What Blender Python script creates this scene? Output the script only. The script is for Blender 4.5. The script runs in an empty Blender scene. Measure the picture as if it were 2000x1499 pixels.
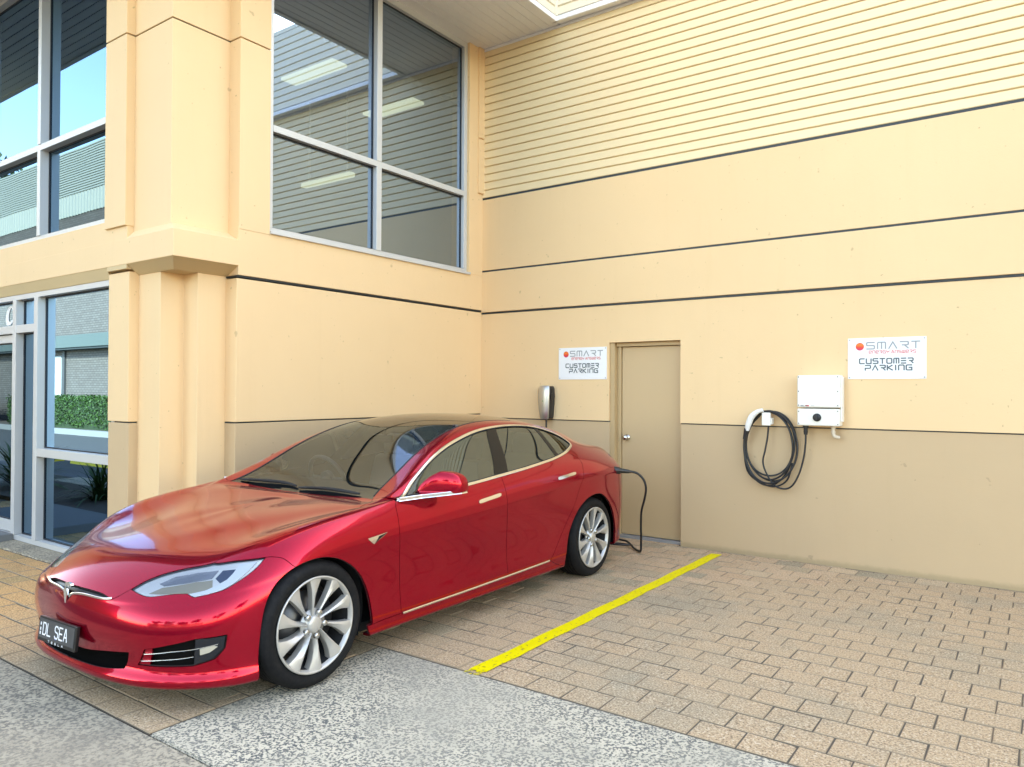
import bpy, bmesh, math, random
import numpy as np
from mathutils import Vector, Matrix, geometry
random.seed(7); np.random.seed(7)
SC = bpy.context.scene
COL = SC.collection
R = math.radians

# ------------------------------------------------------------------ camera
CAM_H = 1.572
_yaw, _pit, _rol = R(35.61666), R(0.56636), R(0.26617)
_f = Vector((-math.sin(_yaw), math.cos(_yaw), 0)); _r = Vector((math.cos(_yaw), math.sin(_yaw), 0)); _u = Vector((0, 0, 1))
_f2 = _f * math.cos(_pit) + _u * math.sin(_pit); _u2 = _u * math.cos(_pit) - _f * math.sin(_pit)
_r3 = _r * math.cos(_rol) + _u2 * math.sin(_rol); _u3 = _u2 * math.cos(_rol) - _r * math.sin(_rol)
cam = bpy.data.cameras.new('camera'); camo = bpy.data.objects.new('camera', cam); COL.objects.link(camo)
camo.matrix_world = Matrix(((_r3.x, _u3.x, -_f2.x, 0), (_r3.y, _u3.y, -_f2.y, 0), (_r3.z, _u3.z, -_f2.z, CAM_H), (0, 0, 0, 1)))
cam.sensor_width = 36.0; cam.lens = 36.0 * 1456.59 / 2000.0; cam.clip_start = 0.05; cam.clip_end = 2000
SC.camera = camo

# ------------------------------------------------------------------ world, sun, exposure
SUN_EL, SUN_AZ = R(35), R(152)         # azimuth measured from -Y towards +X: the sun stands behind the building, the yard lies in open shade
wd = bpy.data.worlds.new('World'); SC.world = wd; wd.use_nodes = True
wn = wd.node_tree.nodes; wl = wd.node_tree.links
bg = wn['Background']; sky = wn.new('ShaderNodeTexSky'); sky.sky_type = 'NISHITA'; sky.sun_disc = False
sky.sun_elevation = SUN_EL; sky.sun_rotation = math.pi - SUN_AZ; sky.air_density = 1.0; sky.dust_density = 0.7; sky.ozone_density = 1.4
sky.altitude = 30
wl.new(sky.outputs[0], bg.inputs[0]); bg.inputs[1].default_value = 0.15
sd = bpy.data.lights.new('sun', 'SUN'); sd.energy = 2.0; sd.angle = R(0.6); sd.color = (1.0, 0.93, 0.80)
so = bpy.data.objects.new('sun', sd); COL.objects.link(so)
_sd = Vector((math.sin(SUN_AZ) * math.cos(SUN_EL), -math.cos(SUN_AZ) * math.cos(SUN_EL), math.sin(SUN_EL)))
so.rotation_euler = _sd.to_track_quat('Z', 'Y').to_euler(); so.location = (4, -8, 12)
vs = SC.view_settings; vs.view_transform = 'Standard'; vs.look = 'None'; vs.gamma = 1; vs.use_curve_mapping = False; vs.exposure = 3.06
try: vs.use_white_balance = True; vs.white_balance_temperature = 8900; vs.white_balance_tint = 12
except Exception: pass
try:
    SC.cycles.max_bounces = 10; SC.cycles.transparent_max_bounces = 16; SC.cycles.glossy_bounces = 6
    SC.cycles.use_denoising = True; SC.cycles.caustics_reflective = False; SC.cycles.caustics_refractive = False
except Exception: pass

# ------------------------------------------------------------------ object helpers
def tag(o, label=None, cat=None, group=None, kind=None):
    if label: o['label'] = label
    if cat: o['category'] = cat
    if group: o['group'] = group
    if kind: o['kind'] = kind
    return o
def empty(name, loc=(0, 0, 0), rz=0, parent=None):
    o = bpy.data.objects.new(name, None); COL.objects.link(o); o.location = loc; o.rotation_euler = (0, 0, rz)
    o.empty_display_size = 0.1
    if parent: o.parent = parent
    return o
def link(name, me, parent=None, loc=None):
    o = bpy.data.objects.new(name, me); COL.objects.link(o)
    if parent: o.parent = parent
    if loc is not None: o.location = loc
    return o
class MB:
    """collects simple solids into one mesh"""
    def __init__(s): s.v = []; s.f = []; s.sm = []
    def add(s, vs_, fs_, smooth=False):
        n = len(s.v); s.v += [tuple(p) for p in vs_]
        for f in fs_: s.f.append([i + n for i in f]); s.sm.append(smooth)
        return s
    def box(s, x0, x1, y0, y1, z0, z1):
        v = [(x, y, z) for z in (z0, z1) for y in (y0, y1) for x in (x0, x1)]
        return s.add(v, [(0, 2, 3, 1), (4, 5, 7, 6), (0, 1, 5, 4), (2, 6, 7, 3), (0, 4, 6, 2), (1, 3, 7, 5)])
    def prism(s, pts, z0, z1):
        """vertical prism from a plan polygon (counter-clockwise)"""
        n = len(pts); v = [(p[0], p[1], z0) for p in pts] + [(p[0], p[1], z1) for p in pts]
        f = [[i, (i + 1) % n, n + (i + 1) % n, n + i] for i in range(n)] + [list(range(n))[::-1], list(range(n, 2 * n))]
        return s.add(v, f)
    def extr(s, prof, axis, a0, a1):
        """profile polygon swept along an axis. axis 'x': prof=(y,z); 'y': prof=(x,z)"""
        n = len(prof)
        if axis == 'x': v = [(a0, p[0], p[1]) for p in prof] + [(a1, p[0], p[1]) for p in prof]
        else: v = [(p[0], a0, p[1]) for p in prof] + [(p[0], a1, p[1]) for p in prof]
        f = [[i, (i + 1) % n, n + (i + 1) % n, n + i] for i in range(n)] + [list(range(n))[::-1], list(range(n, 2 * n))]
        return s.add(v, f)
    def cyl(s, p0, p1, r0, r1=None, n=16, caps=True, smooth=True):
        r1 = r0 if r1 is None else r1; p0 = Vector(p0); p1 = Vector(p1); d = (p1 - p0).normalized()
        a = d.orthogonal().normalized(); b = d.cross(a)
        v = []
        for p, r in ((p0, r0), (p1, r1)):
            for i in range(n):
                t = 2 * math.pi * i / n; v.append(p + (a * math.cos(t) + b * math.sin(t)) * r)
        s.add(v, [[i, (i + 1) % n, n + (i + 1) % n, n + i] for i in range(n)], smooth)
        if caps: s.add(v[:n], [list(range(n))[::-1]]); s.add(v[n:], [list(range(n))])
        return s
    def tube(s, path, r, n=8, closed=False, smooth=True):
        P = [Vector(p) for p in path]; m = len(P); v = []
        up = None
        for i in range(m):
            if closed: t = P[(i + 1) % m] - P[i - 1]
            else: t = P[min(i + 1, m - 1)] - P[max(i - 1, 0)]
            t.normalize()
            if up is None: up = t.orthogonal().normalized()
            else: up = (up - t * up.dot(t)).normalized()
            b = t.cross(up); rr = r[i] if hasattr(r, '__len__') else r
            for k in range(n):
                a = 2 * math.pi * k / n; v.append(P[i] + (up * math.cos(a) + b * math.sin(a)) * rr)
        f = []
        for i in range(m if closed else m - 1):
            j = (i + 1) % m
            for k in range(n): f.append([i * n + k, i * n + (k + 1) % n, j * n + (k + 1) % n, j * n + k])
        s.add(v, f, smooth)
        if not closed: s.add(v[:n], [list(range(n))[::-1]]); s.add(v[-n:], [list(range(n))])
        return s
    def lathe(s, prof, c, axis='x', n=48, smooth=True, sgn=1):
        """prof: (axial, radius) list"""
        v = []; m = len(prof)
        for i in range(n):
            t = 2 * math.pi * i / n; ct, st = math.cos(t), math.sin(t)
            for a, r in prof:
                if axis == 'x': v.append((c[0] + a * sgn, c[1] + r * ct, c[2] + r * st))
                elif axis == 'y': v.append((c[0] + r * ct, c[1] + a * sgn, c[2] + r * st))
                else: v.append((c[0] + r * ct, c[1] + r * st, c[2] + a))
        f = []
        for i in range(n):
            j = (i + 1) % n
            for k in range(m - 1):
                q = [i * m + k, i * m + k + 1, j * m + k + 1, j * m + k]
                f.append(q if sgn > 0 else q[::-1])
        return s.add(v, f, smooth)
    def mesh(s, name, mat=None):
        me = bpy.data.meshes.new(name); me.from_pydata(s.v, [], s.f)
        me.polygons.foreach_set('use_smooth', s.sm); 
        if mat: me.materials.append(mat)
        me.validate(); me.update()
        return me
    def build(s, name, mat=None, parent=None, bevel=0, seg=2, fixn=True):
        me = s.mesh(name, mat)
        if bevel or fixn:
            bm = bmesh.new(); bm.from_mesh(me)
            if bevel:
                bmesh.ops.remove_doubles(bm, verts=bm.verts, dist=1e-5)
                ed = [e for e in bm.edges if len(e.link_faces) == 2 and e.calc_face_angle(0) > 0.6]
                if ed: bmesh.ops.bevel(bm, geom=ed, offset=bevel, segments=seg, profile=0.5, affect='EDGES', clamp_overlap=True)
            bmesh.ops.recalc_face_normals(bm, faces=bm.faces)
            bm.to_mesh(me); bm.free()
        return link(name, me, parent)
def cr(pts, n=8, closed=False):
    """Catmull-Rom through points"""
    P = [Vector(p) for p in pts]; m = len(P); out = []
    for i in range(m if closed else m - 1):
        if closed: a, b, c, d = P[i - 1], P[i], P[(i + 1) % m], P[(i + 2) % m]
        else: a, b, c, d = P[max(i - 1, 0)], P[i], P[i + 1], P[min(i + 2, m - 1)]
        for k in range(n):
            t = k / n
            out.append(0.5 * ((2 * b) + (c - a) * t + (2 * a - 5 * b + 4 * c - d) * t * t + (3 * b - a - 3 * c + d) * t ** 3))
    if not closed: out.append(P[-1])
    return out

# ------------------------------------------------------------------ materials
def newmat(name):
    m = bpy.data.materials.new(name); m.use_nodes = True
    return m, m.node_tree.nodes, m.node_tree.links, m.node_tree.nodes['Principled BSDF']
def setp(p, **k):
    for a, b in k.items():
        n = {'col': 'Base Color', 'rough': 'Roughness', 'metal': 'Metallic', 'coat': 'Coat Weight', 'coatr': 'Coat Roughness', 'spec': 'Specular IOR Level', 'ior': 'IOR', 'trans': 'Transmission Weight', 'coatior': 'Coat IOR'}[a]
        p.inputs[n].default_value = (b[0], b[1], b[2], 1) if a == 'col' else b
def plain(name, col, rough=0.5, metal=0, **k):
    m, n, l, p = newmat(name); setp(p, col=col, rough=rough, metal=metal, **k); return m
def noise(n, l, scale, detail=4, rough=0.6, vec=None, dim=None):
    t = n.new('ShaderNodeTexNoise'); t.inputs['Scale'].default_value = scale; t.inputs['Detail'].default_value = detail; t.inputs['Roughness'].default_value = rough
    if vec is not None: l.new(vec, t.inputs['Vector'])
    return t
def ramp(n, l, src, stops):
    r = n.new('ShaderNodeValToRGB'); e = r.color_ramp.elements
    while len(e) < len(stops): e.new(0.5)
    for i, (a, c) in enumerate(stops): e[i].position = a; e[i].color = (c[0], c[1], c[2], 1) if hasattr(c, '__len__') else (c, c, c, 1)
    l.new(src, r.inputs[0]); return r
def mixc(n, l, a, b, fac, mode='MIX'):
    m = n.new('ShaderNodeMix'); m.data_type = 'RGBA'; m.blend_type = mode
    for s, v in ((m.inputs[0], fac), (m.inputs[6], a), (m.inputs[7], b)):
        if hasattr(v, 'is_linked'): l.new(v, s)
        elif not hasattr(v, "__len__"): s.default_value = v
        else: s.default_value = (v[0], v[1], v[2], 1)
    return m.outputs[2]
def bump(n, l, h, strength, dist, p, prev=None):
    b = n.new('ShaderNodeBump'); b.inputs['Strength'].default_value = strength; b.inputs['Distance'].default_value = dist
    l.new(h, b.inputs['Height'])
    if prev is not None: l.new(prev, b.inputs['Normal'])
    l.new(b.outputs[0], p.inputs['Normal']); return b.outputs[0]
def wpos(n):
    return n.new('ShaderNodeNewGeometry').outputs['Position']
def mapped(n, l, vec, sc):
    m = n.new('ShaderNodeMapping'); m.inputs['Scale'].default_value = sc; l.new(vec, m.inputs[0]); return m.outputs[0]

def render_wall(name, col, dark, spots=0.5, bstr=0.25, splash=False):
    """painted cement render: fine trowel grain, faint vertical streaks, a few chips"""
    m, n, l, p = newmat(name); P = wpos(n)
    big = noise(n, l, 0.9, 3, 0.55, P); st = noise(n, l, 1.0, 5, 0.65, mapped(n, l, P, (7, 7, 0.55)))
    c = mixc(n, l, col, dark, ramp(n, l, big.outputs[0], [(0.35, 0), (0.75, 0.28)]).outputs[0])
    c = mixc(n, l, c, dark, ramp(n, l, st.outputs[0], [(0.55, 0), (0.82, 0.25)]).outputs[0])
    sp = noise(n, l, 9, 2, 0.5, P); c = mixc(n, l, c, [x * 0.55 for x in dark], ramp(n, l, sp.outputs[0], [(0.75, 0), (0.78, spots)]).outputs[0])
    s2 = noise(n, l, 26, 2, 0.5, P); c = mixc(n, l, c, [x * 0.45 for x in dark], ramp(n, l, s2.outputs[0], [(0.735, 0), (0.765, spots)]).outputs[0])
    if splash:                                               # soil splashed up from the paving, ragged upper edge
        sx = n.new('ShaderNodeSeparateXYZ'); l.new(P, sx.inputs[0]); e = noise(n, l, 14, 5, 0.7, P)
        a = n.new('ShaderNodeMath'); a.operation = 'MULTIPLY_ADD'; l.new(e.outputs[0], a.inputs[0]); a.inputs[1].default_value = -.05; l.new(sx.outputs[2], a.inputs[2])
        c = mixc(n, l, c, (.24, .18, .085), ramp(n, l, a.outputs[0], [(0, .34), (.03, 0)]).outputs[0])
    l.new(c, p.inputs['Base Color']); setp(p, rough=0.62, spec=0.3)
    g = noise(n, l, 120, 3, 0.6, P); b1 = bump(n, l, g.outputs[0], bstr, 0.004, p)
    g2 = noise(n, l, 5, 4, 0.6, P); bump(n, l, g2.outputs[0], 0.12, 0.02, p, b1)
    return m
# ------------------------------------------------------------------ ground materials
def m_paver():
    m, n, l, p = newmat('clay_paver'); g = n.new('ShaderNodeNewGeometry'); P = g.outputs['Position']; ri = g.outputs['Random Per Island']
    base = ramp(n, l, ri, [(0.0, (.54, .335, .195)), (.25, (.63, .415, .25)), (.50, (.58, .37, .215)), (.72, (.47, .34, .205)), (.88, (.37, .285, .18)), (1.0, (.66, .45, .27))])
    big = noise(n, l, .7, 4, .6, P); c = mixc(n, l, base.outputs[0], (.30, .265, .19), ramp(n, l, big.outputs[0], [(.50, 0), (.66, .62)]).outputs[0])
    org = noise(n, l, .35, 2, .5, mapped(n, l, P, (1, 1, 1)))
    sp = noise(n, l, 95, 2.5, .75, P); c = mixc(n, l, c, (.15, .105, .07), ramp(n, l, sp.outputs[0], [(.36, .85), (.48, 0)]).outputs[0])
    c = mixc(n, l, c, (.72, .60, .44), ramp(n, l, sp.outputs[0], [(.54, 0), (.66, .85)]).outputs[0])
    sx = n.new('ShaderNodeSeparateXYZ'); l.new(P, sx.inputs[0])
    warm = n.new('ShaderNodeMapRange'); warm.inputs['From Min'].default_value = -4.6; warm.inputs['From Max'].default_value = -6.2; l.new(sx.outputs[0], warm.inputs[0])
    c = mixc(n, l, c, mixc(n, l, c, (1.2, .98, .70), 1.0, 'MULTIPLY'), warm.outputs[0])     # the row by the entrance is laid in yellower clay
    l.new(c, p.inputs['Base Color']); setp(p, rough=.88, spec=.2)
    b1 = bump(n, l, sp.outputs[0], .5, .003, p); bump(n, l, noise(n, l, 12, 3, .6, P).outputs[0], .35, .006, p, b1)
    return m
def m_agg(name, light, dark, lo, hi, scale, stain):
    """exposed-aggregate concrete: pale pebbles in a dark matrix, worn smooth in patches"""
    m, n, l, p = newmat(name); P = wpos(n)
    d = noise(n, l, 9, 3, .6, P); ad = n.new('ShaderNodeVectorMath'); ad.operation = 'MULTIPLY_ADD'; l.new(d.outputs['Color'], ad.inputs[0]); ad.inputs[1].default_value = (.018, .018, .018); l.new(P, ad.inputs[2])
    v = noise(n, l, scale, 1.5, .55, ad.outputs[0]); patch = noise(n, l, .75, 4, .62, P)
    peb = ramp(n, l, v.outputs[0], [(lo, 0), (hi, 1)])
    c = mixc(n, l, dark, light, peb.outputs[0])
    mid = [a * .62 + b * .38 for a, b in zip(light, dark)]
    c = mixc(n, l, c, mid, ramp(n, l, patch.outputs[0], [(.40, .60), (.60, .05)]).outputs[0])
    f = noise(n, l, 330, 1, .5, P); c = mixc(n, l, c, (.55, .53, .48), ramp(n, l, f.outputs[0], [(.60, 0), (.72, .5)]).outputs[0])
    s2 = noise(n, l, 1.9, 5, .65, P); c = mixc(n, l, c, stain, ramp(n, l, s2.outputs[0], [(.47, 0), (.68, .7)]).outputs[0])
    l.new(c, p.inputs['Base Color']); setp(p, rough=.85, spec=.25); bump(n, l, v.outputs[0], .5, .005, p); return m
def m_asphalt():
    m, n, l, p = newmat('asphalt'); P = wpos(n); a = noise(n, l, 60, 3, .6, P); b = noise(n, l, .5, 4, .6, P)
    c = mixc(n, l, (.045, .046, .048), (.085, .085, .086), a.outputs[0]); c = mixc(n, l, c, (.11, .11, .11), ramp(n, l, b.outputs[0], [(.45, 0), (.7, .6)]).outputs[0])
    l.new(c, p.inputs['Base Color']); setp(p, rough=.9); bump(n, l, a.outputs[0], .5, .004, p); return m
M_PAVER = m_paver()
M_PSIDE = plain('dirty_paver_edge', (.35, .245, .15), .95)
M_JOINT = plain('joint_sand', (.11, .085, .06), .95)
M_AGG = m_agg('washed_aggregate', (.66, .565, .415), (.10, .098, .092), .43, .53, 80, (.33, .295, .23))
M_AGG2 = m_agg('worn_concrete', (.50, .41, .29), (.14, .12, .095), .40, .56, 60, (.17, .15, .12))
M_ASPH = m_asphalt()

# ------------------------------------------------------------------ ground
YB, XS, YF = 7.18, -5.610, 3.209          # back wall, side wall and front wall planes
go = MB().add([(-400, -400, -.20), (400, -400, -.20), (400, 400, -.20), (-400, 400, -.20)], [(0, 1, 2, 3)]).build('ground', plain('earth', (.16, .14, .11), .95)); tag(go, kind='structure')
ro = MB().box(-75, 60, -40, .30, -.16, -.030).build('road', M_ASPH); tag(ro, kind='structure')
def slab(name, x0, x1, y0, y1, mat, top=0.0):
    bm = bmesh.new(); me = MB().box(x0, x1, y0, y1, -.15, top).mesh(name, mat); bm.from_mesh(me)
    ed = [e for e in bm.edges if all(v.co.z > top - .01 for v in e.verts)]
    bmesh.ops.bevel(bm, geom=ed, offset=.006, segments=2, affect='EDGES'); bmesh.ops.recalc_face_normals(bm, faces=bm.faces); bm.to_mesh(me); bm.free()
    return tag(link(name, me), kind='structure')
slab('concrete_slab', -14.0, 12.0, .305, 1.812, M_AGG2)
slab('concrete_slab', -3.328, 12.0, 1.822, 3.262, M_AGG, -.001)
PV = empty('pavement', (0, 0, 0)); tag(PV, kind='structure')
jb = MB(); jb.box(-14, -3.334, 1.818, 3.265, -.15, -.0045); jb.box(-14, 12, 3.265, 8.2, -.15, -.0045); jb.build('joint_bed', M_JOINT, PV)
# running bond: courses along the back wall
PLX, PLY, GAP = .2275, .1845, .0045
pav = []
rnd = random.Random(3)
row0 = 3.270
for r in range(-8, 23):
    y0 = row0 + r * PLY; y1 = y0 + PLY
    off = (r % 2) * PLX * .5 + rnd.uniform(-.008, .008); k = -45
    for k in range(-46, 56):
        x0 = -1.348 + off + k * PLX; x1 = x0 + PLX
        a0, a1, b0, b1 = x0, x1, y0, y1
        if y1 <= row0 + .01:                                  # the strip left of the washed slab
            a1 = min(a1, -3.336); b0 = max(b0, 1.820)
        if y1 > 7.18: b1 = min(y1, 7.176 if not (-3.86 < (x0 + x1) / 2 < -3.02) else 7.30)
        if (x0 + x1) / 2 < -5.62: b1 = min(b1, 3.245 if (x0 + x1) / 2 > -6.65 else 3.045)
        if a1 - a0 < .03 or b1 - b0 < .03 or a0 < -13.9: continue
        pav.append((a0, a1, b0, b1))
def paver_verts(w, h, rr):
    """chamfered block, slightly uneven"""
    c = .0042; j = lambda s: rr.uniform(-s, s)
    z = [0.0 + j(.0022) for _ in range(4)]
    o = [(0, 0), (w, 0), (w, h), (0, h)]; i = [(c, c), (w - c, c), (w - c, h - c), (c, h - c)]
    jj = [(j(.0022), j(.0022)) for _ in range(4)]
    v = [(x + q[0], y + q[1], -.05) for (x, y), q in zip(o, jj)] + [(x + q[0], y + q[1], zz - .0045) for (x, y), q, zz in zip(o, jj, z)] + [(x + q[0], y + q[1], zz) for (x, y), q, zz in zip(i, jj, z)]
    f = [(a, (a + 1) % 4, 4 + (a + 1) % 4, 4 + a) for a in range(4)] + [(4 + a, 4 + (a + 1) % 4, 8 + (a + 1) % 4, 8 + a) for a in range(4)] + [(8, 9, 10, 11)]
    return v, f
def shows(q):
    """rough picture size of a paver, 0 when it is out of the frame or under the car"""
    c = Vector(((q[0] + q[1]) / 2, (q[2] + q[3]) / 2, 0)); d = c - Vector((0, 0, CAM_H)); z = d.dot(_f2)
    if z < .5: return 0
    x, y = d.dot(_r3) / z, d.dot(_u3) / z
    if abs(x) > .70 or y < -.53: return 0
    if -4.95 < c.x < -3.25 and 1.9 < c.y < 6.6: return 0
    if c.x < -5.2 and c.y < 1.7: return 0
    return 1 / z ** 2 * (.3 + abs(y))
order = sorted(range(len(pav)), key=lambda i: -shows(pav[i])); near = set(i for i in order[:300] if shows(pav[i]) > 0)
field = MB(); PM = {}
for i, q in enumerate(pav):
    w, h = q[1] - q[0] - .0028, q[3] - q[2] - .0070
    dz = rnd.uniform(-.0025, .0015)
    if i in near:
        full = abs(w - (PLX - .0028)) < 1e-4 and abs(h - (PLY - .0070)) < 1e-4; key = rnd.randrange(14) if full else ('c', i)
        if key not in PM:
            v, f = paver_verts(w, h, rnd); PM[key] = MB().add(v, f).mesh('paver', M_PAVER); PM[key].materials.append(M_PSIDE); PM[key].polygons.foreach_set('material_index', [1 if k < 8 else 0 for k in range(9)])
        o = link('paver', PM[key], PV, (q[0] + .0018, q[2] + .0037, dz)); o['rnd'] = rnd.random()
    else:
        v, f = paver_verts(w, h, rnd); field.add([(a + q[0] + .0018, b + q[2] + .0037, c + dz) for a, b, c in v], f)
fo = field.build('paver_field', M_PAVER, PV, fixn=False); fo['kind'] = 'stuff'; fo.data.materials.append(M_PSIDE); fo.data.polygons.foreach_set('material_index', [1 if k % 9 < 8 else 0 for k in range(len(fo.data.polygons))])
# yellow bay line: thin paint with worn ends
def m_yellow():
    m, n, l, p = newmat('yellow_line_paint'); P = wpos(n); a = noise(n, l, 55, 4, .7, P); b = noise(n, l, 4, 4, .65, P)
    c = mixc(n, l, (.92, .75, .0), (.86, .67, .003), b.outputs[0]); c = mixc(n, l, c, (.42, .30, .06), ramp(n, l, a.outputs[0], [(.66, 0), (.74, .6)]).outputs[0])
    l.new(c, p.inputs['Base Color']); setp(p, rough=.6)
    sx = n.new('ShaderNodeSeparateXYZ'); l.new(P, sx.inputs[0])
    e = n.new('ShaderNodeMapRange'); e.inputs['From Min'].default_value = 3.27; e.inputs['From Max'].default_value = 3.50; e.inputs['To Min'].default_value = .56; e.inputs['To Max'].default_value = -.3; l.new(sx.outputs[1], e.inputs[0])
    f = noise(n, l, 45, 3, .7, P); gt = n.new('ShaderNodeMath'); gt.operation = 'GREATER_THAN'; mx = n.new('ShaderNodeMath'); mx.operation = 'MAXIMUM'; l.new(e.outputs[0], mx.inputs[0]); mx.inputs[1].default_value = .375; l.new(f.outputs[0], gt.inputs[0]); l.new(mx.outputs[0], gt.inputs[1]); l.new(gt.outputs[0], p.inputs['Alpha'])
    bump(n, l, a.outputs[0], .3, .003, p); return m
pts0 = [(-2.628 + .004 * math.sin(y * 9) - .017, y) for y in np.linspace(3.24, 7.02, 40)]
ym = MB(); v = []
for k, (x, y) in enumerate(pts0): v += [(x, y, .0042), (x + .104 + .003 * math.sin(y * 23), y + (.02 if k == 39 else 0), .0042)]
ym.add(v, [(2 * k, 2 * k + 1, 2 * k + 3, 2 * k + 2) for k in range(39)])
yl = ym.build('bay_line', m_yellow()); tag(yl, kind='structure')

# ------------------------------------------------------------------ building materials
CREAM, CREAMD = (.83, .572, .325), (.745, .494, .265)
M_WALL = render_wall('cream_render', CREAM, CREAMD)
M_DADO = render_wall('olive_render', (.58, .405, .24), (.50, .345, .20), .35, splash=True)
M_UNDER = render_wall('shade_toned_soffit_render', (.64, .465, .26), (.55, .40, .22), .3)  # cream render toned darker; shade under the band is put into the colour
M_CLAD = plain('cream_sheet_cladding', (.83, .64, .39), .42, spec=.4)
M_SOFF = plain('white_soffit', (.86, .84, .84), .55)
M_FASC = plain('cream_fascia_sheet', (.84, .74, .58), .45)
M_ALU = plain('white_window_frame', (.62, .62, .61), .38, .25)
M_JNT = plain('dark_joint_sealant', (.018, .026, .03), .5)
M_WGREY = plain('window_gasket', (.012, .016, .022), .5)
def m_winglass(name, tint, k0, rt=(.58, .76, 1.0)):
    m, n, l, p = newmat(name); out = n['Material Output']; n.remove(p)
    g = n.new('ShaderNodeBsdfGlossy'); g.inputs['Roughness'].default_value = 0.0; g.inputs['Color'].default_value = (*rt, 1)
    P = wpos(n); w = noise(n, l, .8, 2, .5, P); b = n.new('ShaderNodeBump'); b.inputs['Strength'].default_value = .05; b.inputs['Distance'].default_value = .012; l.new(w.outputs[0], b.inputs['Height']); l.new(b.outputs[0], g.inputs['Normal'])
    t = n.new('ShaderNodeBsdfTransparent'); t.inputs['Color'].default_value = (*tint, 1)
    lw = n.new('ShaderNodeFresnel'); lw.inputs['IOR'].default_value = 1.5
    mp = n.new('ShaderNodeMapRange'); mp.inputs['From Min'].default_value = .04; mp.inputs['From Max'].default_value = 1; mp.inputs['To Min'].default_value = k0; mp.inputs['To Max'].default_value = 1
    l.new(lw.outputs[0], mp.inputs[0]); x = n.new('ShaderNodeMixShader'); l.new(mp.outputs[0], x.inputs[0]); l.new(t.outputs[0], x.inputs[1]); l.new(g.outputs[0], x.inputs[2]); l.new(x.outputs[0], out.inputs[0])
    return m
M_PANE = m_winglass('reflective_window_glass', (.34, .42, .42), .48)
M_PANE2 = m_winglass('reflective_entrance_glass', (.07, .085, .095), .34, (.40, .70, 1.0))

BLOC = Vector((-5.6, 7.18, 0)); BLD = empty('office_building', BLOC); tag(BLD, 'cream rendered commercial building with olive base, corner column and striped wall', 'building')
def P_(mb, name, mat, parent=None, bevel=.004, **k):
    """part of the building; the boxes are given in world coordinates"""
    o = mb.build(name, mat, parent or BLD, bevel=bevel, **k); o.data.transform(Matrix.Translation(-BLOC)); return o
ZD, Z1, Z2, Z3, ZS = 1.252, 2.512, 3.022, 3.905, 5.735        # dado, lower stripe, middle stripe, cladding foot, soffit
DX0, DX1, DZ = -3.849, -3.032, 2.10                           # door opening
XR = 12.0  # wing extended out of view so that its shadow covers the yard
# --- back wall
bw = MB(); bw.box(-9.8, DX0, YB + .012, YB + .25, -.1, ZD - .012); bw.box(DX1, XR, YB + .012, YB + .25, -.1, ZD - .012)
P_(bw, 'wall_base', M_DADO)
bw = MB(); bw.box(-9.8, DX0, YB, YB + .25, ZD, Z1 - .012); bw.box(DX1, XR, YB, YB + .25, ZD, Z1 - .012); bw.box(DX0, DX1, YB, YB + .25, DZ, Z1 - .012)
P_(bw, 'lower_wall_panel', M_WALL, bevel=0)
P_(MB().box(-9.8, XR, YB - .018, YB + .25, Z1 + .012, Z2 - .010), 'middle_wall_panel', M_WALL)
P_(MB().box(-9.8, XR, YB - .018, YB + .25, Z2 + .010, Z3 - .012), 'upper_wall_panel', M_WALL)
for z, y, h in ((Z1, YB - .004, .009), (Z2, YB - .012, .010), (Z3, YB - .012, .0125)):
    P_(MB().box(XS + .004, XR, y, YB + .2, z - h, z + h), 'joint_strip', M_JNT, bevel=0)
P_(MB().box(-9.8, DX0, YB + .02, YB + .2, ZD - .012, ZD), 'joint_strip', M_JNT, bevel=0); P_(MB().box(DX1, XR, YB + .02, YB + .2, ZD - .012, ZD), 'joint_strip', M_JNT, bevel=0)
# cladding: lapped horizontal ribs, each one a strip
NC = 19; pitch = (ZS - Z3 - .02) / NC
me_c = None
for i in range(NC):
    z = Z3 + .014 + i * pitch
    pr = [(YB + .20, z), (YB - .016, z), (YB - .020, z + .006), (YB - .018, z + pitch * .85), (YB + .001, z + pitch * .90), (YB + .001, z + pitch - .001), (YB + .20, z + pitch - .001)]
    P_(MB().extr(pr, 'x', XS + .015, XR), 'cladding_strip', M_CLAD, bevel=0)
# --- door in the back wall
door = MB().box(DX0 + .105, DX1 - .012, YB + .105, YB + .15, .035, DZ - .048); door = P_(door, 'door', plain('olive_door_paint', (.55, .375, .205), .45), bevel=.003)
fm = MB(); fm.box(DX0 + .003, DX0 + .055, YB + .02, YB + .20, -.05, DZ - .003); fm.box(DX0 + .055, DX0 + .10, YB + .085, YB + .20, -.05, DZ - .046)
fm.box(DX0 + .055, DX1 - .003, YB + .06, YB + .20, DZ - .044, DZ - .003); fm.box(DX1 - .010, DX1 - .003, YB + .06, YB + .20, -.05, DZ - .044)
P_(fm, 'door_frame', plain('olive_frame_paint', (.50, .34, .175), .5), door, bevel=.003)
P_(MB().box(DX0 + .10, DX1 - .004, YB + .06, YB + .20, -.05, .030), 'threshold', plain('galvanised_threshold', (.42, .45, .47), .4, .6), door)
kb = MB(); kx, kz = DX0 + .165, 1.075
kb.lathe([(0, .034), (-.006, .034), (-.010, .016), (-.030, .013), (-.038, .022), (-.048, .029), (-.060, .028), (-.068, .018), (-.069, 0)], (kx, YB + .105, kz), 'y', 24)
P_(kb, 'door_knob', plain('satin_steel', (.55, .54, .52), .25, 1), door, bevel=0)
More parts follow.
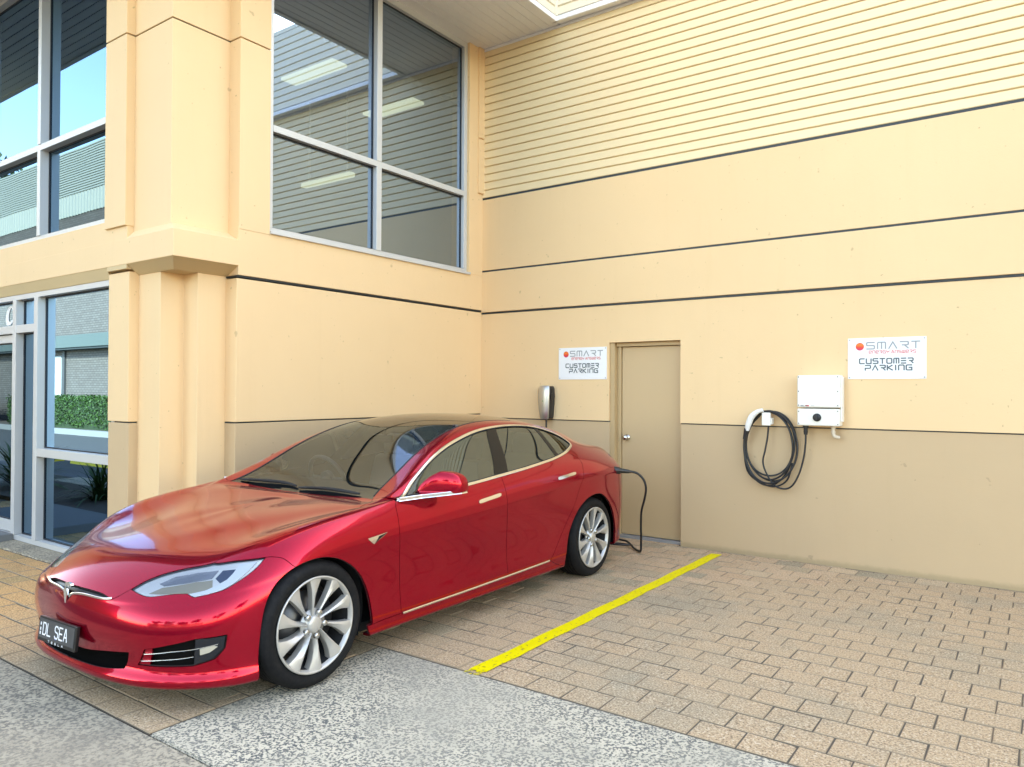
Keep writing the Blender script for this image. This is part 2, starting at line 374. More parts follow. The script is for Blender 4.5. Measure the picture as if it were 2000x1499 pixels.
# --- side wall (faces +x), from the corner column back to the inner corner
Y0S, YW0, YW1 = 3.79, 4.11, 6.905        # start of the wall, window opening
ZW0, ZWT, ZTR = 2.965, ZS - .02, 3.915     # window sill, head, transom
P_(MB().box(XS - .25, XS + .0, Y0S, YB, -.1, 1.295 - .012).add([], []), 'wall_base', M_DADO)
sw0 = MB(); sw0.box(XS - .25, XS + .006, Y0S, YB, 1.295, Z1 + .012); P_(sw0, 'lower_wall_panel', M_WALL)
P_(MB().box(XS - .25, XS + .012, Y0S, YB, Z1 + .022, Z1 + .035), 'joint_strip', M_JNT, bevel=0)
P_(MB().box(XS - .2, XS - .012, Y0S, YB, 1.295 - .012, 1.295), 'joint_strip', M_JNT, bevel=0)
ZJ = Z1 + .038
P_(MB().box(XS - .25, XS + .022, Y0S + .004, YB, ZJ, ZW0), 'middle_wall_panel', M_WALL)
P_(MB().box(XS - .25, XS + .022, YW1, YB, ZW0, ZS), 'upper_wall_panel', M_WALL)
P_(MB().box(XS - .20, XS + .05, 7.065, YB, 3.965, 4.62).box(XS - .20, XS + .05, 7.065, YB, 4.635, ZS), 'corner_trim', M_WALL)
# --- corner column
colp = [(-6.313, 3.25), (-6.313, 3.321), (-5.971, 3.321), (-5.971, 3.529), (-5.763, 3.529), (-5.763, 3.815), (-5.62, 3.815)]
back = [(-5.9, 4.1), (-6.6, 4.1), (-6.6, 3.4)]
P_(MB().prism(colp[1:6] + [(-5.763, 3.95), (-6.5, 3.95), (-6.5, 3.321)], -.1, 2.66), 'corner_column', M_WALL)
P_(MB().box(-6.655, -6.313, 3.236, 3.6, 1.295, 2.571), 'lower_pilaster', M_WALL); P_(MB().box(-6.655, -6.313, 3.242, 3.6, -.1, 1.283), 'pilaster_base', M_DADO)
P_(MB().box(-6.64, -6.33, 3.26, 3.6, 1.283, 1.295), 'joint_strip', M_JNT, bevel=0)
# band round the corner, with bevelled underside and sloped top over the column
zb0, zb1 = 2.628, 2.87
def hexa(mb, lo, hi): n = len(lo); return mb.add(lo + hi, [[i, (i + 1) % n, n + (i + 1) % n, n + i] for i in range(n)] + [list(range(n))[::-1], list(range(n, 2 * n))])
F0 = 3.209
band = MB()
band.prism([(-14, F0), (XS + .022, F0), (XS + .022, 3.80), (-6.0, 3.80), (-6.0, 3.7), (-14, 3.7)], zb0, 2.845)
bo = P_(band, 'corner_band', M_WALL)
P_(MB().box(-14, -6.32, F0 + .010, 3.7, 2.845, 3.031), 'sill_panel', M_WALL)
# sloped weathering on top of the band
P_(hexa(MB(), [(-6.32, F0 + .002, 2.845), (XS + .020, F0 + .002, 2.845), (XS + .020, 3.80, 2.845), (-5.9, 3.80, 2.845), (-5.9, 3.6, 2.845), (-6.32, 3.6, 2.845)],
             [(-6.32, 3.283, 2.925), (-5.745, 3.283, 2.925), (-5.745, 3.80, 2.925), (-5.9, 3.80, 2.925), (-5.9, 3.6, 2.925), (-6.32, 3.6, 2.925)]), 'band_weathering', M_WALL)
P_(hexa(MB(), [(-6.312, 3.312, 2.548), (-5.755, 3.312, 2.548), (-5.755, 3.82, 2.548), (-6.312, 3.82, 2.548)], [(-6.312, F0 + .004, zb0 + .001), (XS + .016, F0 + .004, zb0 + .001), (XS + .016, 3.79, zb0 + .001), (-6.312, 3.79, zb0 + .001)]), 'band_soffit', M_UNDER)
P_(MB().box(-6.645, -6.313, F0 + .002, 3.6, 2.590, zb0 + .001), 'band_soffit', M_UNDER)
# upper column and pilasters
up = [(-6.318, 3.273), (-5.738, 3.273), (-5.738, 3.80), (-6.0, 3.80), (-6.0, 3.7), (-6.318, 3.7)]
ZU = 4.585
P_(MB().prism(up, 2.90, ZU - .006), 'upper_column', M_WALL); P_(MB().prism(up, ZU + .006, ZS + .4), 'upper_column', M_WALL)
upi = [(x * 1 + (.012 if x < -6 else -.012), y + .012) for x, y in up]
P_(MB().prism([(-6.6, 3.24), (-6.34, 3.24), (-6.34, 3.29), (-5.75, 3.29), (-5.75, 3.82), (-5.65, 3.82), (-5.65, 4.08), (-6.0, 4.08), (-6.0, 3.6), (-6.6, 3.6)], ZU - .007, ZU + .007), 'joint_strip', plain('joint_shadow_gap', (.12, .085, .05), .8), bevel=0)
for a, b in ((2.958, ZU - .006), (ZU + .006, ZS + .4)):
    P_(MB().box(-6.665, -6.313, F0 - .012, 3.7, a, b), 'upper_pilaster', M_WALL); P_(MB().box(XS - .3, XS + .026, 3.797, 4.105, a - .015 if a < 3 else a, b), 'upper_pilaster', M_WALL)
# --- side window
def frame_bar(mb, *a): mb.box(*a)
W1 = MB(); fx0, fx1 = XS - .10, XS - .012      # frame depth
b_ = .045
W1.box(fx0, fx1, YW0, YW1, ZW0, ZW0 + .055); W1.box(fx0, fx1, YW0, YW1, ZWT - .05, ZS - .001); W1.box(fx0, fx1, YW1 - .055, YW1, ZW0 + .055, ZWT - .05); W1.box(fx0, fx1, YW0, YW0 + .05, ZW0 + .055, ZWT - .05)
W1 = P_(W1, 'window', M_ALU, bevel=.003)
def sub(mb, name, mat, par, bevel=.002): return P_(mb, name, mat, par, bevel)
YM = 5.455
for a, b in ((ZW0 + .055, ZTR - .03), (ZTR + .03, ZWT - .05)): sub(MB().box(fx0 + .001, fx1 + .012, YM - .035, YM + .035, a, b), 'mullion', M_ALU, W1)
sub(MB().box(fx0 + .001, fx1 + .006, YW0 + .05, YW1 - .055, ZTR - .03, ZTR + .03), 'transom', M_ALU, W1)
sub(MB().box(fx1, XS + .045, YW0 - .004, YW1 + .012, ZW0 - .012, ZW0 + .016), 'sill', M_ALU, W1)
for ya, yb in ((YW0 + .05, YM - .035), (YM + .035, YW1 - .055)):
    for za, zb in ((ZW0 + .055, ZTR - .03), (ZTR + .03, ZWT - .05)):
        pn = sub(MB().add([(fx1 - .055, ya, za), (fx1 - .055, yb, za), (fx1 - .055, yb, zb), (fx1 - .055, ya, zb)], [(0, 1, 2, 3)]), 'pane', M_PANE, W1, 0)
        gk = MB()
        for q in ((ya, ya + .010, za, zb), (yb - .010, yb, za, zb), (ya + .010, yb - .010, za, za + .010), (ya + .010, yb - .010, zb - .010, zb)): gk.box(fx1 - .058, fx1 - .044, *q)
        sub(gk, 'gasket', M_WGREY, W1, 0)
# --- front windows above and entrance below (face -y)
def front_window(name, x0, x1, z0, z1, xm, zt, fy, mat, posts=(), skip_low=None):
    f = MB(); d0, d1 = fy, fy + .10
    f.box(x0, x1, d0, d1, z0, z0 + .05); f.box(x0, x1, d0, d1, z1 - .05, z1); f.box(x0, x0 + .05, d0, d1, z0 + .05, z1 - .05); f.box(x1 - .05, x1, d0, d1, z0 + .05, z1 - .05)
    return P_(f, name, M_ALU, bevel=.003)
FY = F0 + .045
UW = front_window('window', -11.2, -6.60, 3.03, ZS - .02, 0, 0, FY, M_PANE2)
ux = [-11.15, -9.55, -8.08, -6.65]; zt = 3.955
def onf(x): return x
for x in ux[1:3]:
    for a, b in ((3.08, zt - .03), (zt + .03, ZS - .07)): sub(MB().box(x - .032, x + .032, FY - .015, FY + .099, a, b), 'mullion', M_ALU, UW)
sub(MB().box(-11.15, -6.65, FY - .006, FY + .099, zt - .03, zt + .03), 'transom', M_ALU, UW)
def pane_y(par, x0, x1, z0, z1, y, mat):
    sub(MB().add([(x0, y, z0), (x1, y, z0), (x1, y, z1), (x0, y, z1)], [(0, 1, 2, 3)]), 'pane', mat, par, 0)
    gk = MB()
    for q in ((x0, x0 + .012, z0, z1), (x1 - .012, x1, z0, z1), (x0 + .012, x1 - .012, z0, z0 + .012), (x0 + .012, x1 - .012, z1 - .012, z1)): gk.box(q[0], q[1], y - .010, y + .003, q[2], q[3])
    sub(gk, 'gasket', M_WGREY, par, 0)
for a, b in zip(ux[:-1], ux[1:]):
    for c, d in ((3.08, zt - .03), (zt + .03, ZS - .07)): pane_y(UW, a + (.032 if a > -11.1 else 0), b - (.032 if b < -6.7 else 0), c, d, FY + .075, M_PANE2)
# ------------------------------------------------------------------ car body surface
# longitudinal feature lines of half the car: (x, y, z) metres, y from the front axle backwards, listed from sill to roof centre.
# stations:        0 nose        1             2            3            4            5            6           7 cowl-      8 cowl       9 cowl+     10            11           12           13           14          15           16           17           18           19 tail
CAR_LINES = [
 [(0,-.70,.165),(.28,-.69,.16),(.52,-.61,.15),(.68,-.49,.14),(.78,-.33,.135),(.80,-.12,.14),(.80,.15,.15),(.80,.42,.15),(.80,.62,.15),(.80,.82,.15),(.80,1.15,.15),(.80,1.6,.15),(.80,2.1,.15),(.80,2.55,.15),(.80,2.95,.17),(.78,3.3,.19),(.72,3.55,.2),(.58,3.72,.21),(.33,3.82,.22),(0,3.86,.22)],
 [(0,-.80,.14),(.32,-.785,.138),(.60,-.70,.13),(.79,-.555,.13),(.895,-.37,.122),(.925,-.12,.13),(.925,.15,.148),(.925,.42,.158),(.925,.62,.16),(.926,.82,.16),(.928,1.15,.16),(.93,1.6,.16),(.93,2.1,.16),(.935,2.55,.16),(.935,2.95,.17),(.915,3.3,.19),(.88,3.55,.2),(.71,3.76,.21),(.4,3.90,.22),(0,3.94,.22)],
 [(0,-.83,.25),(.33,-.812,.245),(.615,-.725,.235),(.81,-.57,.225),(.905,-.375,.225),(.94,-.12,.24),(.945,.15,.255),(.943,.42,.262),(.942,.62,.262),(.943,.82,.262),(.945,1.15,.262),(.948,1.6,.262),(.952,2.1,.265),(.957,2.55,.27),(.958,2.95,.28),(.935,3.3,.30),(.895,3.55,.31),(.715,3.78,.32),(.4,3.93,.33),(0,3.97,.33)],
 [(0,-.842,.36),(.325,-.805,.355),(.62,-.735,.35),(.815,-.575,.345),(.908,-.375,.36),(.947,-.12,.39),(.955,.15,.405),(.950,.42,.41),(.947,.62,.41),(.947,.82,.41),(.95,1.15,.41),(.953,1.6,.42),(.958,2.1,.425),(.967,2.55,.44),(.972,2.95,.45),(.945,3.3,.46),(.905,3.56,.46),(.715,3.80,.46),(.4,3.95,.46),(0,3.99,.46)],
 [(0,-.838,.475),(.325,-.795,.47),(.62,-.725,.475),(.805,-.57,.49),(.90,-.37,.52),(.948,-.12,.56),(.962,.15,.585),(.962,.42,.595),(.963,.62,.60),(.965,.82,.605),(.968,1.15,.61),(.97,1.6,.625),(.974,2.1,.64),(.983,2.55,.665),(.985,2.95,.68),(.953,3.3,.68),(.905,3.57,.67),(.71,3.82,.66),(.39,3.97,.65),(0,4.01,.65)],
 [(0,-.815,.545),(.32,-.775,.543),(.58,-.675,.55),(.755,-.525,.57),(.875,-.355,.615),(.933,-.12,.665),(.955,.15,.70),(.963,.42,.72),(.967,.62,.735),(.97,.82,.745),(.974,1.15,.76),(.977,1.6,.785),(.981,2.1,.82),(.986,2.55,.855),(.983,2.95,.875),(.95,3.3,.87),(.89,3.58,.86),(.70,3.83,.85),(.38,3.98,.84),(0,4.02,.84)],
 [(0,-.765,.597),(.29,-.715,.598),(.53,-.615,.612),(.70,-.475,.638),(.82,-.315,.687),(.90,-.11,.75),(.930,.15,.79),(.940,.42,.815),(.944,.62,.83),(.947,.82,.842),(.952,1.15,.858),(.955,1.6,.885),(.955,2.1,.925),(.945,2.55,.965),(.92,2.95,.985),(.865,3.3,.98),(.79,3.58,.96),(.635,3.81,.94),(.36,3.95,.925),(0,3.99,.92)],
 [(0,-.69,.645),(.265,-.645,.65),(.475,-.545,.668),(.63,-.405,.703),(.74,-.255,.765),(.815,-.07,.818),(.855,.16,.855),(.875,.40,.875),(.89,.62,.90),(.897,.80,.918),(.902,1.15,.938),(.903,1.6,.962),(.896,2.1,.998),(.865,2.55,1.042),(.815,2.95,1.072),(.745,3.3,1.07),(.68,3.58,1.045),(.555,3.78,1.015),(.33,3.89,1.0),(0,3.92,.995)],
 [(0,-.60,.690),(.235,-.565,.698),(.42,-.465,.715),(.555,-.31,.745),(.655,-.15,.792),(.735,.02,.835),(.79,.22,.868),(.835,.42,.886),(.868,.60,.906),(.858,.84,.955),(.845,1.15,1.01),(.825,1.6,1.075),(.815,2.1,1.105),(.80,2.55,1.12),(.765,2.95,1.115),(.69,3.3,1.085),(.62,3.56,1.055),(.50,3.74,1.03),(.30,3.84,1.018),(0,3.87,1.015)],
 [(0,-.50,.719),(.20,-.455,.728),(.36,-.345,.745),(.48,-.19,.772),(.575,-.03,.803),(.66,.13,.838),(.735,.29,.866),(.80,.45,.884),(.845,.585,.908),(.812,.86,1.005),(.762,1.15,1.115),(.705,1.6,1.225),(.685,2.1,1.27),(.69,2.55,1.235),(.69,2.95,1.165),(.64,3.25,1.10),(.56,3.5,1.065),(.44,3.67,1.047),(.26,3.77,1.04),(0,3.80,1.037)],
 [(0,-.40,.744),(.17,-.35,.753),(.30,-.225,.769),(.41,-.065,.792),(.50,.09,.818),(.59,.24,.846),(.69,.37,.872),(.77,.48,.893),(.82,.585,.915),(.785,.87,1.015),(.725,1.15,1.145),(.655,1.6,1.275),(.632,2.1,1.31),(.632,2.55,1.275),(.63,2.95,1.20),(.58,3.25,1.125),(.49,3.46,1.085),(.37,3.6,1.066),(.22,3.69,1.058),(0,3.72,1.055)],
 [(0,-.29,.767),(.14,-.235,.776),(.25,-.105,.790),(.34,.05,.810),(.42,.20,.832),(.52,.33,.854),(.63,.43,.873),(.715,.52,.890),(.765,.60,.912),(.735,.87,1.028),(.675,1.15,1.168),(.60,1.6,1.306),(.572,2.1,1.335),(.57,2.55,1.30),(.565,2.95,1.225),(.51,3.22,1.155),(.42,3.40,1.112),(.31,3.52,1.09),(.18,3.6,1.08),(0,3.63,1.077)],
 [(0,-.12,.798),(.09,-.06,.804),(.16,.06,.815),(.23,.20,.83),(.29,.34,.847),(.36,.45,.862),(.43,.51,.874),(.49,.575,.889),(.525,.632,.905),(.50,.882,1.032),(.46,1.155,1.178),(.41,1.58,1.335),(.385,2.1,1.362),(.38,2.55,1.332),(.375,2.95,1.262),(.33,3.18,1.20),(.27,3.33,1.15),(.19,3.42,1.125),(.11,3.48,1.113),(0,3.5,1.11)],
 [(0,.06,.825),(.045,.10,.828),(.08,.20,.834),(.115,.32,.843),(.15,.44,.853),(.18,.50,.864),(.215,.55,.875),(.245,.592,.885),(.265,.642,.902),(.255,.888,1.040),(.24,1.16,1.186),(.21,1.57,1.355),(.195,2.1,1.38),(.19,2.55,1.35),(.185,2.95,1.285),(.165,3.16,1.228),(.13,3.28,1.175),(.09,3.35,1.15),(.05,3.4,1.135),(0,3.41,1.13)],
 [(0,.24,.845),(0,.27,.847),(0,.33,.85),(0,.41,.855),(0,.49,.86),(0,.52,.866),(0,.56,.876),(0,.595,.885),(0,.645,.902),(0,.89,1.042),(0,1.16,1.188),(0,1.57,1.362),(0,2.1,1.386),(0,2.55,1.357),(0,2.95,1.292),(0,3.15,1.24),(0,3.26,1.19),(0,3.33,1.16),(0,3.37,1.145),(0,3.38,1.14)],
]
_L = [np.array(l, float) for l in CAR_LINES]
for l, d in ((8, -.004), (9, -.006), (11, .011), (12, .012), (13, .007), (14, .006)): _L[l][2:7, 2] += d      # raised centre of the bonnet
_L[3][6:14, 0] -= .014; _L[4][6:14, 0] -= .010                                                               # doors tuck in below the crease
_L[2][:4, 1] += [.028, .028, .024, .012]
_cr = _L[4] + (_L[5] - _L[4]) * .68; _cr[6:15, 0] = _L[5][6:15, 0] - .0035; _cr[6:15, 2] = _L[5][6:15, 2] - .045
_lp = _L[1] + (_L[2] - _L[1]) * .40; _lp[:6] = [(0, -.838, .185), (.335, -.820, .182), (.628, -.726, .178), (.825, -.572, .176), (.918, -.378, .178), (.940, -.12, .19)]
_L = _L[:2] + [_lp] + _L[2:5] + [_cr] + _L[5:]
NET = np.array(_L).transpose(1, 0, 2)      # [station, line, xyz]
NU, NV = NET.shape[:2]
MIR = np.array([-1., 1, 1])
def _pad(n):
    n = np.concatenate([n[1:2] * MIR, n, n[-2:-1] * MIR], 0)
    return np.concatenate([2 * n[:, :1] - n[:, 1:2], n, n[:, -2:-1] * MIR], 1)
def _bas(t):
    return np.stack([(1 - t) ** 3, 3 * t ** 3 - 6 * t ** 2 + 4, -3 * t ** 3 + 3 * t ** 2 + 3 * t + 1, t ** 3], -1) / 6
def _dbas(t):
    return np.stack([-(1 - t) ** 2, 3 * t ** 2 - 4 * t, -3 * t ** 2 + 2 * t + 1, t ** 2], -1) / 2
def car_eval(u, v, deriv=False):
    u = np.clip(np.asarray(u, float), 0, NU - 1); v = np.clip(np.asarray(v, float), 0, NV - 1)
    iu = np.minimum(u.astype(int), NU - 2); iv = np.minimum(v.astype(int), NV - 2)
    bu, bv = _bas(u - iu), _bas(v - iv)
    G = NETP[iu[..., None, None] + np.arange(4)[:, None], iv[..., None, None] + np.arange(4)[None, :]]
    P = np.einsum('...i,...j,...ijk->...k', bu, bv, G)
    if not deriv: return P
    return P, np.einsum('...i,...j,...ijk->...k', _dbas(u - iu), bv, G), np.einsum('...i,...j,...ijk->...k', bu, _dbas(v - iv), G)
NETP = _pad(NET)
_uu, _vv = np.meshgrid(np.arange(NU), np.arange(NV), indexing='ij')
_ctl = NET.copy()
for _ in range(2):                                       # pull the control net so that the smooth surface meets the feature lines
    d = NET - car_eval(_uu, _vv); _ctl = _ctl + 0.7 * d; _ctl[0, :, 0] = 0; _ctl[-1, :, 0] = 0; _ctl[:, -1, 0] = 0
    NETP = _pad(_ctl)
# dense samples for the inverse map
_gu, _gv = np.meshgrid(np.linspace(0, NU - 1, (NU - 1) * 16 + 1), np.linspace(0, NV - 1, (NV - 1) * 10 + 1), indexing='ij')
_GP = car_eval(_gu, _gv)
def car_uv(pts, w=(1, 1, 1), vmin=0, vmax=99, umin=0, umax=99, it=8):
    """surface parameters of the points nearest to pts (weights let one axis be ignored)"""
    w = np.array(w, float); out = []
    ok = (_gv >= vmin) & (_gv <= vmax) & (_gu >= umin) & (_gu <= umax)
    gp = _GP[ok] * w; gu = _gu[ok]; gv = _gv[ok]
    for p in np.asarray(pts, float):
        k = np.argmin(((gp - p * w) ** 2).sum(1)); u, v = gu[k], gv[k]
        for _ in range(it):
            P, Du, Dv = car_eval(u, v, True); r = (P - p) * w; A = np.stack([Du * w, Dv * w], 1)
            s, *_r = np.linalg.lstsq(A, -r, rcond=None)
            u = min(max(u + np.clip(s[0], -.3, .3), max(umin, 0)), min(umax, NU - 1)); v = min(max(v + np.clip(s[1], -.3, .3), max(vmin, 0)), min(vmax, NV - 1))
        out.append((u, v))
    return np.array(out)
# ------------------------------------------------------------------ car panels cut out of the surface
def A3(s): return np.array(s, float)
def cruv(uv, n=5):
    P = [Vector((a, b, 0)) for a, b in uv]
    return np.array([(p.x, p.y) for p in cr(P, n)]) if len(P) > 2 else np.array(uv)
def line3(pts, smooth=True, **k):
    uv = car_uv(pts, **k); return cruv(uv) if smooth else uv
def dens(uv, step=0.014):
    out = []
    m = len(uv)
    for i in range(m):
        a, b = uv[i], uv[(i + 1) % m]
        t = np.linspace(0, 1, 6); L = np.linalg.norm(np.diff(car_eval(a[0] + (b[0] - a[0]) * t, a[1] + (b[1] - a[1]) * t), axis=0), axis=1).sum()
        n = max(1, int(L / step)) if L > 1e-6 else 0
        for k in range(n): out.append(a + (b - a) * k / n)
    return np.array(out)
def inpoly(pts, poly):
    x, y = pts[:, 0], pts[:, 1]; c = np.zeros(len(pts), bool); j = len(poly) - 1
    for i in range(len(poly)):
        xi, yi = poly[i]; xj, yj = poly[j]
        m = ((yi > y) != (yj > y))
        if m.any(): c ^= m & (x < (xj - xi) * (y - yi) / (yj - yi if yj != yi else 1e-12) + xi)
        j = i
    return c
_nu, _nv = 9, 7
_IU, _IV = np.meshgrid(np.linspace(0, NU - 1, (NU - 1) * _nu + 1), np.linspace(0, NV - 1, (NV - 1) * _nv + 1), indexing='ij')
_IN = np.stack([_IU.ravel(), _IV.ravel()], 1); _INP = car_eval(_IN[:, 0], _IN[:, 1])
def surf(uv):
    P, Du, Dv = car_eval(uv[:, 0], uv[:, 1], True); N = np.cross(Du, Dv); L = np.linalg.norm(N, axis=1, keepdims=True)
    N = np.where(L > 1e-9, N / np.maximum(L, 1e-9), np.array([0, -1., 0])); return P, N
PT = []                                               # cache of cut panels
def cut(outer, holes=(), off=0.0, inset=0.0018, flange=0.010, name='panel'):
    """triangulated piece of the car surface: (verts, faces, normals) for the left half"""
    loops = [dens(np.asarray(outer))] + [dens(np.asarray(h), 0.008) for h in holes]
    lens = [len(l) for l in loops]; bpts = np.concatenate(loops)
    BP = car_eval(bpts[:, 0], bpts[:, 1])
    lo, hi = bpts.min(0), bpts.max(0)
    m = ((_IN > lo) & (_IN < hi)).all(1); g = _IN[m]; gp = _INP[m]
    inside = inpoly(g, loops[0])
    for h in loops[1:]: inside &= ~inpoly(g, h)
    g, gp = g[inside], gp[inside]
    if len(g):
        d = np.min(((gp[:, None, :] - BP[None, :, :]) ** 2).sum(2), axis=1) ** .5
        g = g[d > 0.009]
    allp = np.concatenate([bpts, g]) if len(g) else bpts
    edges = []; o = 0
    for n in lens: edges += [(o + i, o + (i + 1) % n) for i in range(n)]; o += n
    sc = np.array([0.25, 0.11])
    V2, E2, F2, OV, OE, OF = geometry.delaunay_2d_cdt([Vector((p[0] * sc[0], p[1] * sc[1])) for p in allp], edges, [], 0, 1e-7)
    V2 = np.array([(v.x, v.y) for v in V2]) / sc; F = np.array([list(f) for f in F2 if len(f) == 3])
    cen = V2[F].mean(1); k = inpoly(cen, loops[0])
    for h in loops[1:]: k &= ~inpoly(cen, h)
    F = F[k]
    P, N = surf(V2)
    # orient the faces outward
    fn = np.cross(P[F[:, 1]] - P[F[:, 0]], P[F[:, 2]] - P[F[:, 0]]); fl = (fn * N[F].mean(1)).sum(1) < 0
    F[fl] = F[fl][:, ::-1]
    # boundary edges, inset and turned-in flange
    ec = {}
    for f in F:
        for a, b in ((f[0], f[1]), (f[1], f[2]), (f[2], f[0])): ec[(a, b)] = 1
    be = [(a, b) for (a, b) in ec if (b, a) not in ec]
    ins = np.zeros_like(P)
    for a, b in be:
        t = P[b] - P[a]; n = N[a] + N[b]; w = np.cross(n, t); L = np.linalg.norm(w)
        if L > 1e-12: ins[a] += w / L; ins[b] += w / L
    L = np.linalg.norm(ins, axis=1, keepdims=True); ins = np.where(L > 1e-9, ins / np.maximum(L, 1e-9), 0)
    cl = np.abs(P[:, 0]) < 2e-4
    P2 = P + ins * inset * (~cl)[:, None] + N * off
    verts = [P2]; nrm = [N]; faces = [tuple(f) for f in F]; n0 = len(P2)
    if flange:
        be = [(a, b) for a, b in be if not (cl[a] and cl[b])]
        vs_ = []; ns_ = []
        for a, b in be:
            t = P2[b] - P2[a]; w = np.cross(t, N[a] + N[b]); w = w / (np.linalg.norm(w) + 1e-12)
            i = n0 + len(vs_); vs_ += [P2[a], P2[b], P2[b] - N[b] * flange, P2[a] - N[a] * flange]; ns_ += [w] * 4
            faces.append((i + 1, i, i + 3, i + 2))
        if vs_: verts.append(np.array(vs_)); nrm.append(np.array(ns_))
    return np.concatenate(verts), faces, np.concatenate(nrm)
def panel_mesh(name, pieces, mat):
    V, F, N = [], [], []; o = 0
    for v, f, n in pieces:
        V.append(v); N.append(n); F += [tuple(i + o for i in q) for q in f]; o += len(v)
    V = np.concatenate(V); N = np.concatenate(N)
    me = bpy.data.meshes.new(name); me.from_pydata(V.tolist(), [], F); me.materials.append(mat)
    me.polygons.foreach_set('use_smooth', [True] * len(me.polygons))
    me.normals_split_custom_set_from_vertices(N.tolist()); me.update()
    return me
def mir(piece):
    v, f, n = piece; return v * MIR, [q[::-1] for q in f], n * MIR
def both(name, piece, mat, parent):
    a = link(name, panel_mesh(name, [piece], mat), parent); b = link(name, panel_mesh(name, [mir(piece)], mat), parent)
    return a, b
def whole(name, piece, mat, parent):
    return link(name, panel_mesh(name, [piece, mir(piece)], mat), parent)
def rev(a): return np.asarray(a)[::-1]
def cat(*a): return np.concatenate([np.atleast_2d(x) for x in a])
def mesh_mirror(o, parent):
    me = o.data.copy(); me.transform(Matrix.Diagonal((-1, 1, 1, 1))); me.flip_normals()
    return link(o.name.split('.')[0], me, parent)

# --- traced lines (metres in the car frame)
dlo_f = A3([(0.895,0.640,0.905),(0.819,0.835,0.994),(0.766,1.030,1.095),(0.721,1.241,1.178),(0.684,1.474,1.240),(0.656,1.710,1.283),(0.642,1.983,1.304),(0.636,2.246,1.303),(0.636,2.472,1.283),(0.657,2.689,1.240),(0.699,2.834,1.182),(0.756,2.886,1.129),(0.796,2.848,1.098),(0.846,2.687,1.060),(0.883,2.447,1.025),(0.902,2.124,0.993),(0.911,1.684,0.957),(0.916,1.286,0.930),(0.908,0.928,0.912),(0.895,0.640,0.905)])
L_doorF = line3([(0.895,0.640,0.905),(0.926,0.610,0.857),(0.965,0.596,0.749),(0.964,0.610,0.616),(0.949,0.630,0.437),(0.943,0.642,0.235)])
L_doorM = line3([(0.911,1.684,0.957),(0.954,1.668,0.892),(0.977,1.674,0.747),(0.963,1.700,0.533),(0.950,1.725,0.243)])
L_doorR = line3([(0.847,2.685,1.059),(0.895,2.775,1.020),(0.938,2.783,0.972),(0.979,2.735,0.894),(0.989,2.690,0.814),(0.984,2.604,0.657),(0.973,2.507,0.526),(0.960,2.375,0.359),(0.955,2.276,0.257)])
U_dlo = car_uv(dlo_f, umin=5)
def dlo_part(i0, i1, n=5):
    c = np.array([(p.x, p.y) for p in cr([Vector((a, b, 0)) for a, b in U_dlo], n)]); return c[i0 * n:i1 * n + 1]
L_dlo_top = dlo_part(0, 12)                      # front corner, over the top, to the rear tip
L_dlo_rear = dlo_part(12, 13)                    # rear tip to the rear door line
L_dlo_rd = dlo_part(13, 16); L_dlo_fd = dlo_part(16, 19)
L_split = line3([(0.844,-0.248,0.717),(0.869,-0.216,0.717),(0.897,-0.172,0.697),(0.928,-0.13,0.657)])
L_hoodnose = line3([(0,-.80,.562),(.149,-.790,.560),(.262,-.777,.553),(.343,-.770,.5365)])
L_hoodside1 = line3([(.343,-.770,.5365),(0.381,-0.736,0.563),(0.400,-0.706,0.582)])
L_headtop1 = line3([(0.400,-0.706,0.582),(0.429,-0.651,0.614),(0.469,-0.597,0.639),(0.516,-0.546,0.658),(0.566,-0.496,0.672),(0.620,-0.448,0.683),(0.652,-0.415,0.693)])
L_headtop2 = line3([(0.652,-0.415,0.693),(0.679,-0.403,0.693),(0.736,-0.357,0.703),(0.792,-0.309,0.710),(0.844,-0.248,0.717)])
L_hoodside2 = line3([(0.652,-0.415,0.693),(0.672,-0.355,0.722),(0.735,-0.250,0.760),(0.800,-0.10,0.800),(0.840,0.08,0.834),(0.850,0.23,0.855),(0.835,0.36,0.877),(0.785,0.485,0.890),(0.735,0.595,0.904)])
L_headlow = line3([(0.844,-0.248,0.717),(0.848,-0.305,0.676),(0.839,-0.363,0.641),(0.824,-0.415,0.613),(0.804,-0.463,0.590),(0.764,-0.517,0.575)])
L_headlow2 = line3([(0.722,-0.566,0.564),(0.681,-0.576,0.577)], False)
L_headlow3 = line3([(0.681,-0.576,0.577),(0.632,-0.612,0.575),(0.575,-0.655,0.567),(0.528,-0.685,0.561),(0.473,-0.700,0.567),(0.400,-0.706,0.582)])
L_head = cat(L_headtop1, L_headtop2[1:], L_headlow[1:], L_headlow2, L_headlow3[1:-1])
L_cowl = line3([(0.735,0.595,0.904),(0.583,0.615,0.899),(0.322,0.612,0.892),(0.12,0.610,0.889),(0,.610,.889)])
L_grB = cat(car_uv([(0,-.833,.477)]), line3([(.022,-.827,.508),(.055,-.82,.526),(.143,-.809,.533),(.284,-.788,.530),(.343,-.770,.5365)]))
def arc(yc, zc, r, a0, a1, n=40, **k):
    t = np.radians(np.linspace(a0, a1, n)); p = np.stack([np.full(n, .95), yc + r * np.cos(t), zc + r * np.sin(t)], 1)
    return car_uv(p, w=(0, 1, 1), vmax=9, umin=2.5, umax=17.5, **k)
FA, RA, WR = (0.0, 0.330), (2.965, 0.335), 0.333         # axles, tyre radius
ARF, ARR = 0.384, 0.392
def arch(pts):
    p = cr([(.95, a, b) for a, b in pts], 4); return car_uv(np.array([tuple(q) for q in p]), w=(0, 1, 1), vmax=9, umin=2.5, umax=17.5)
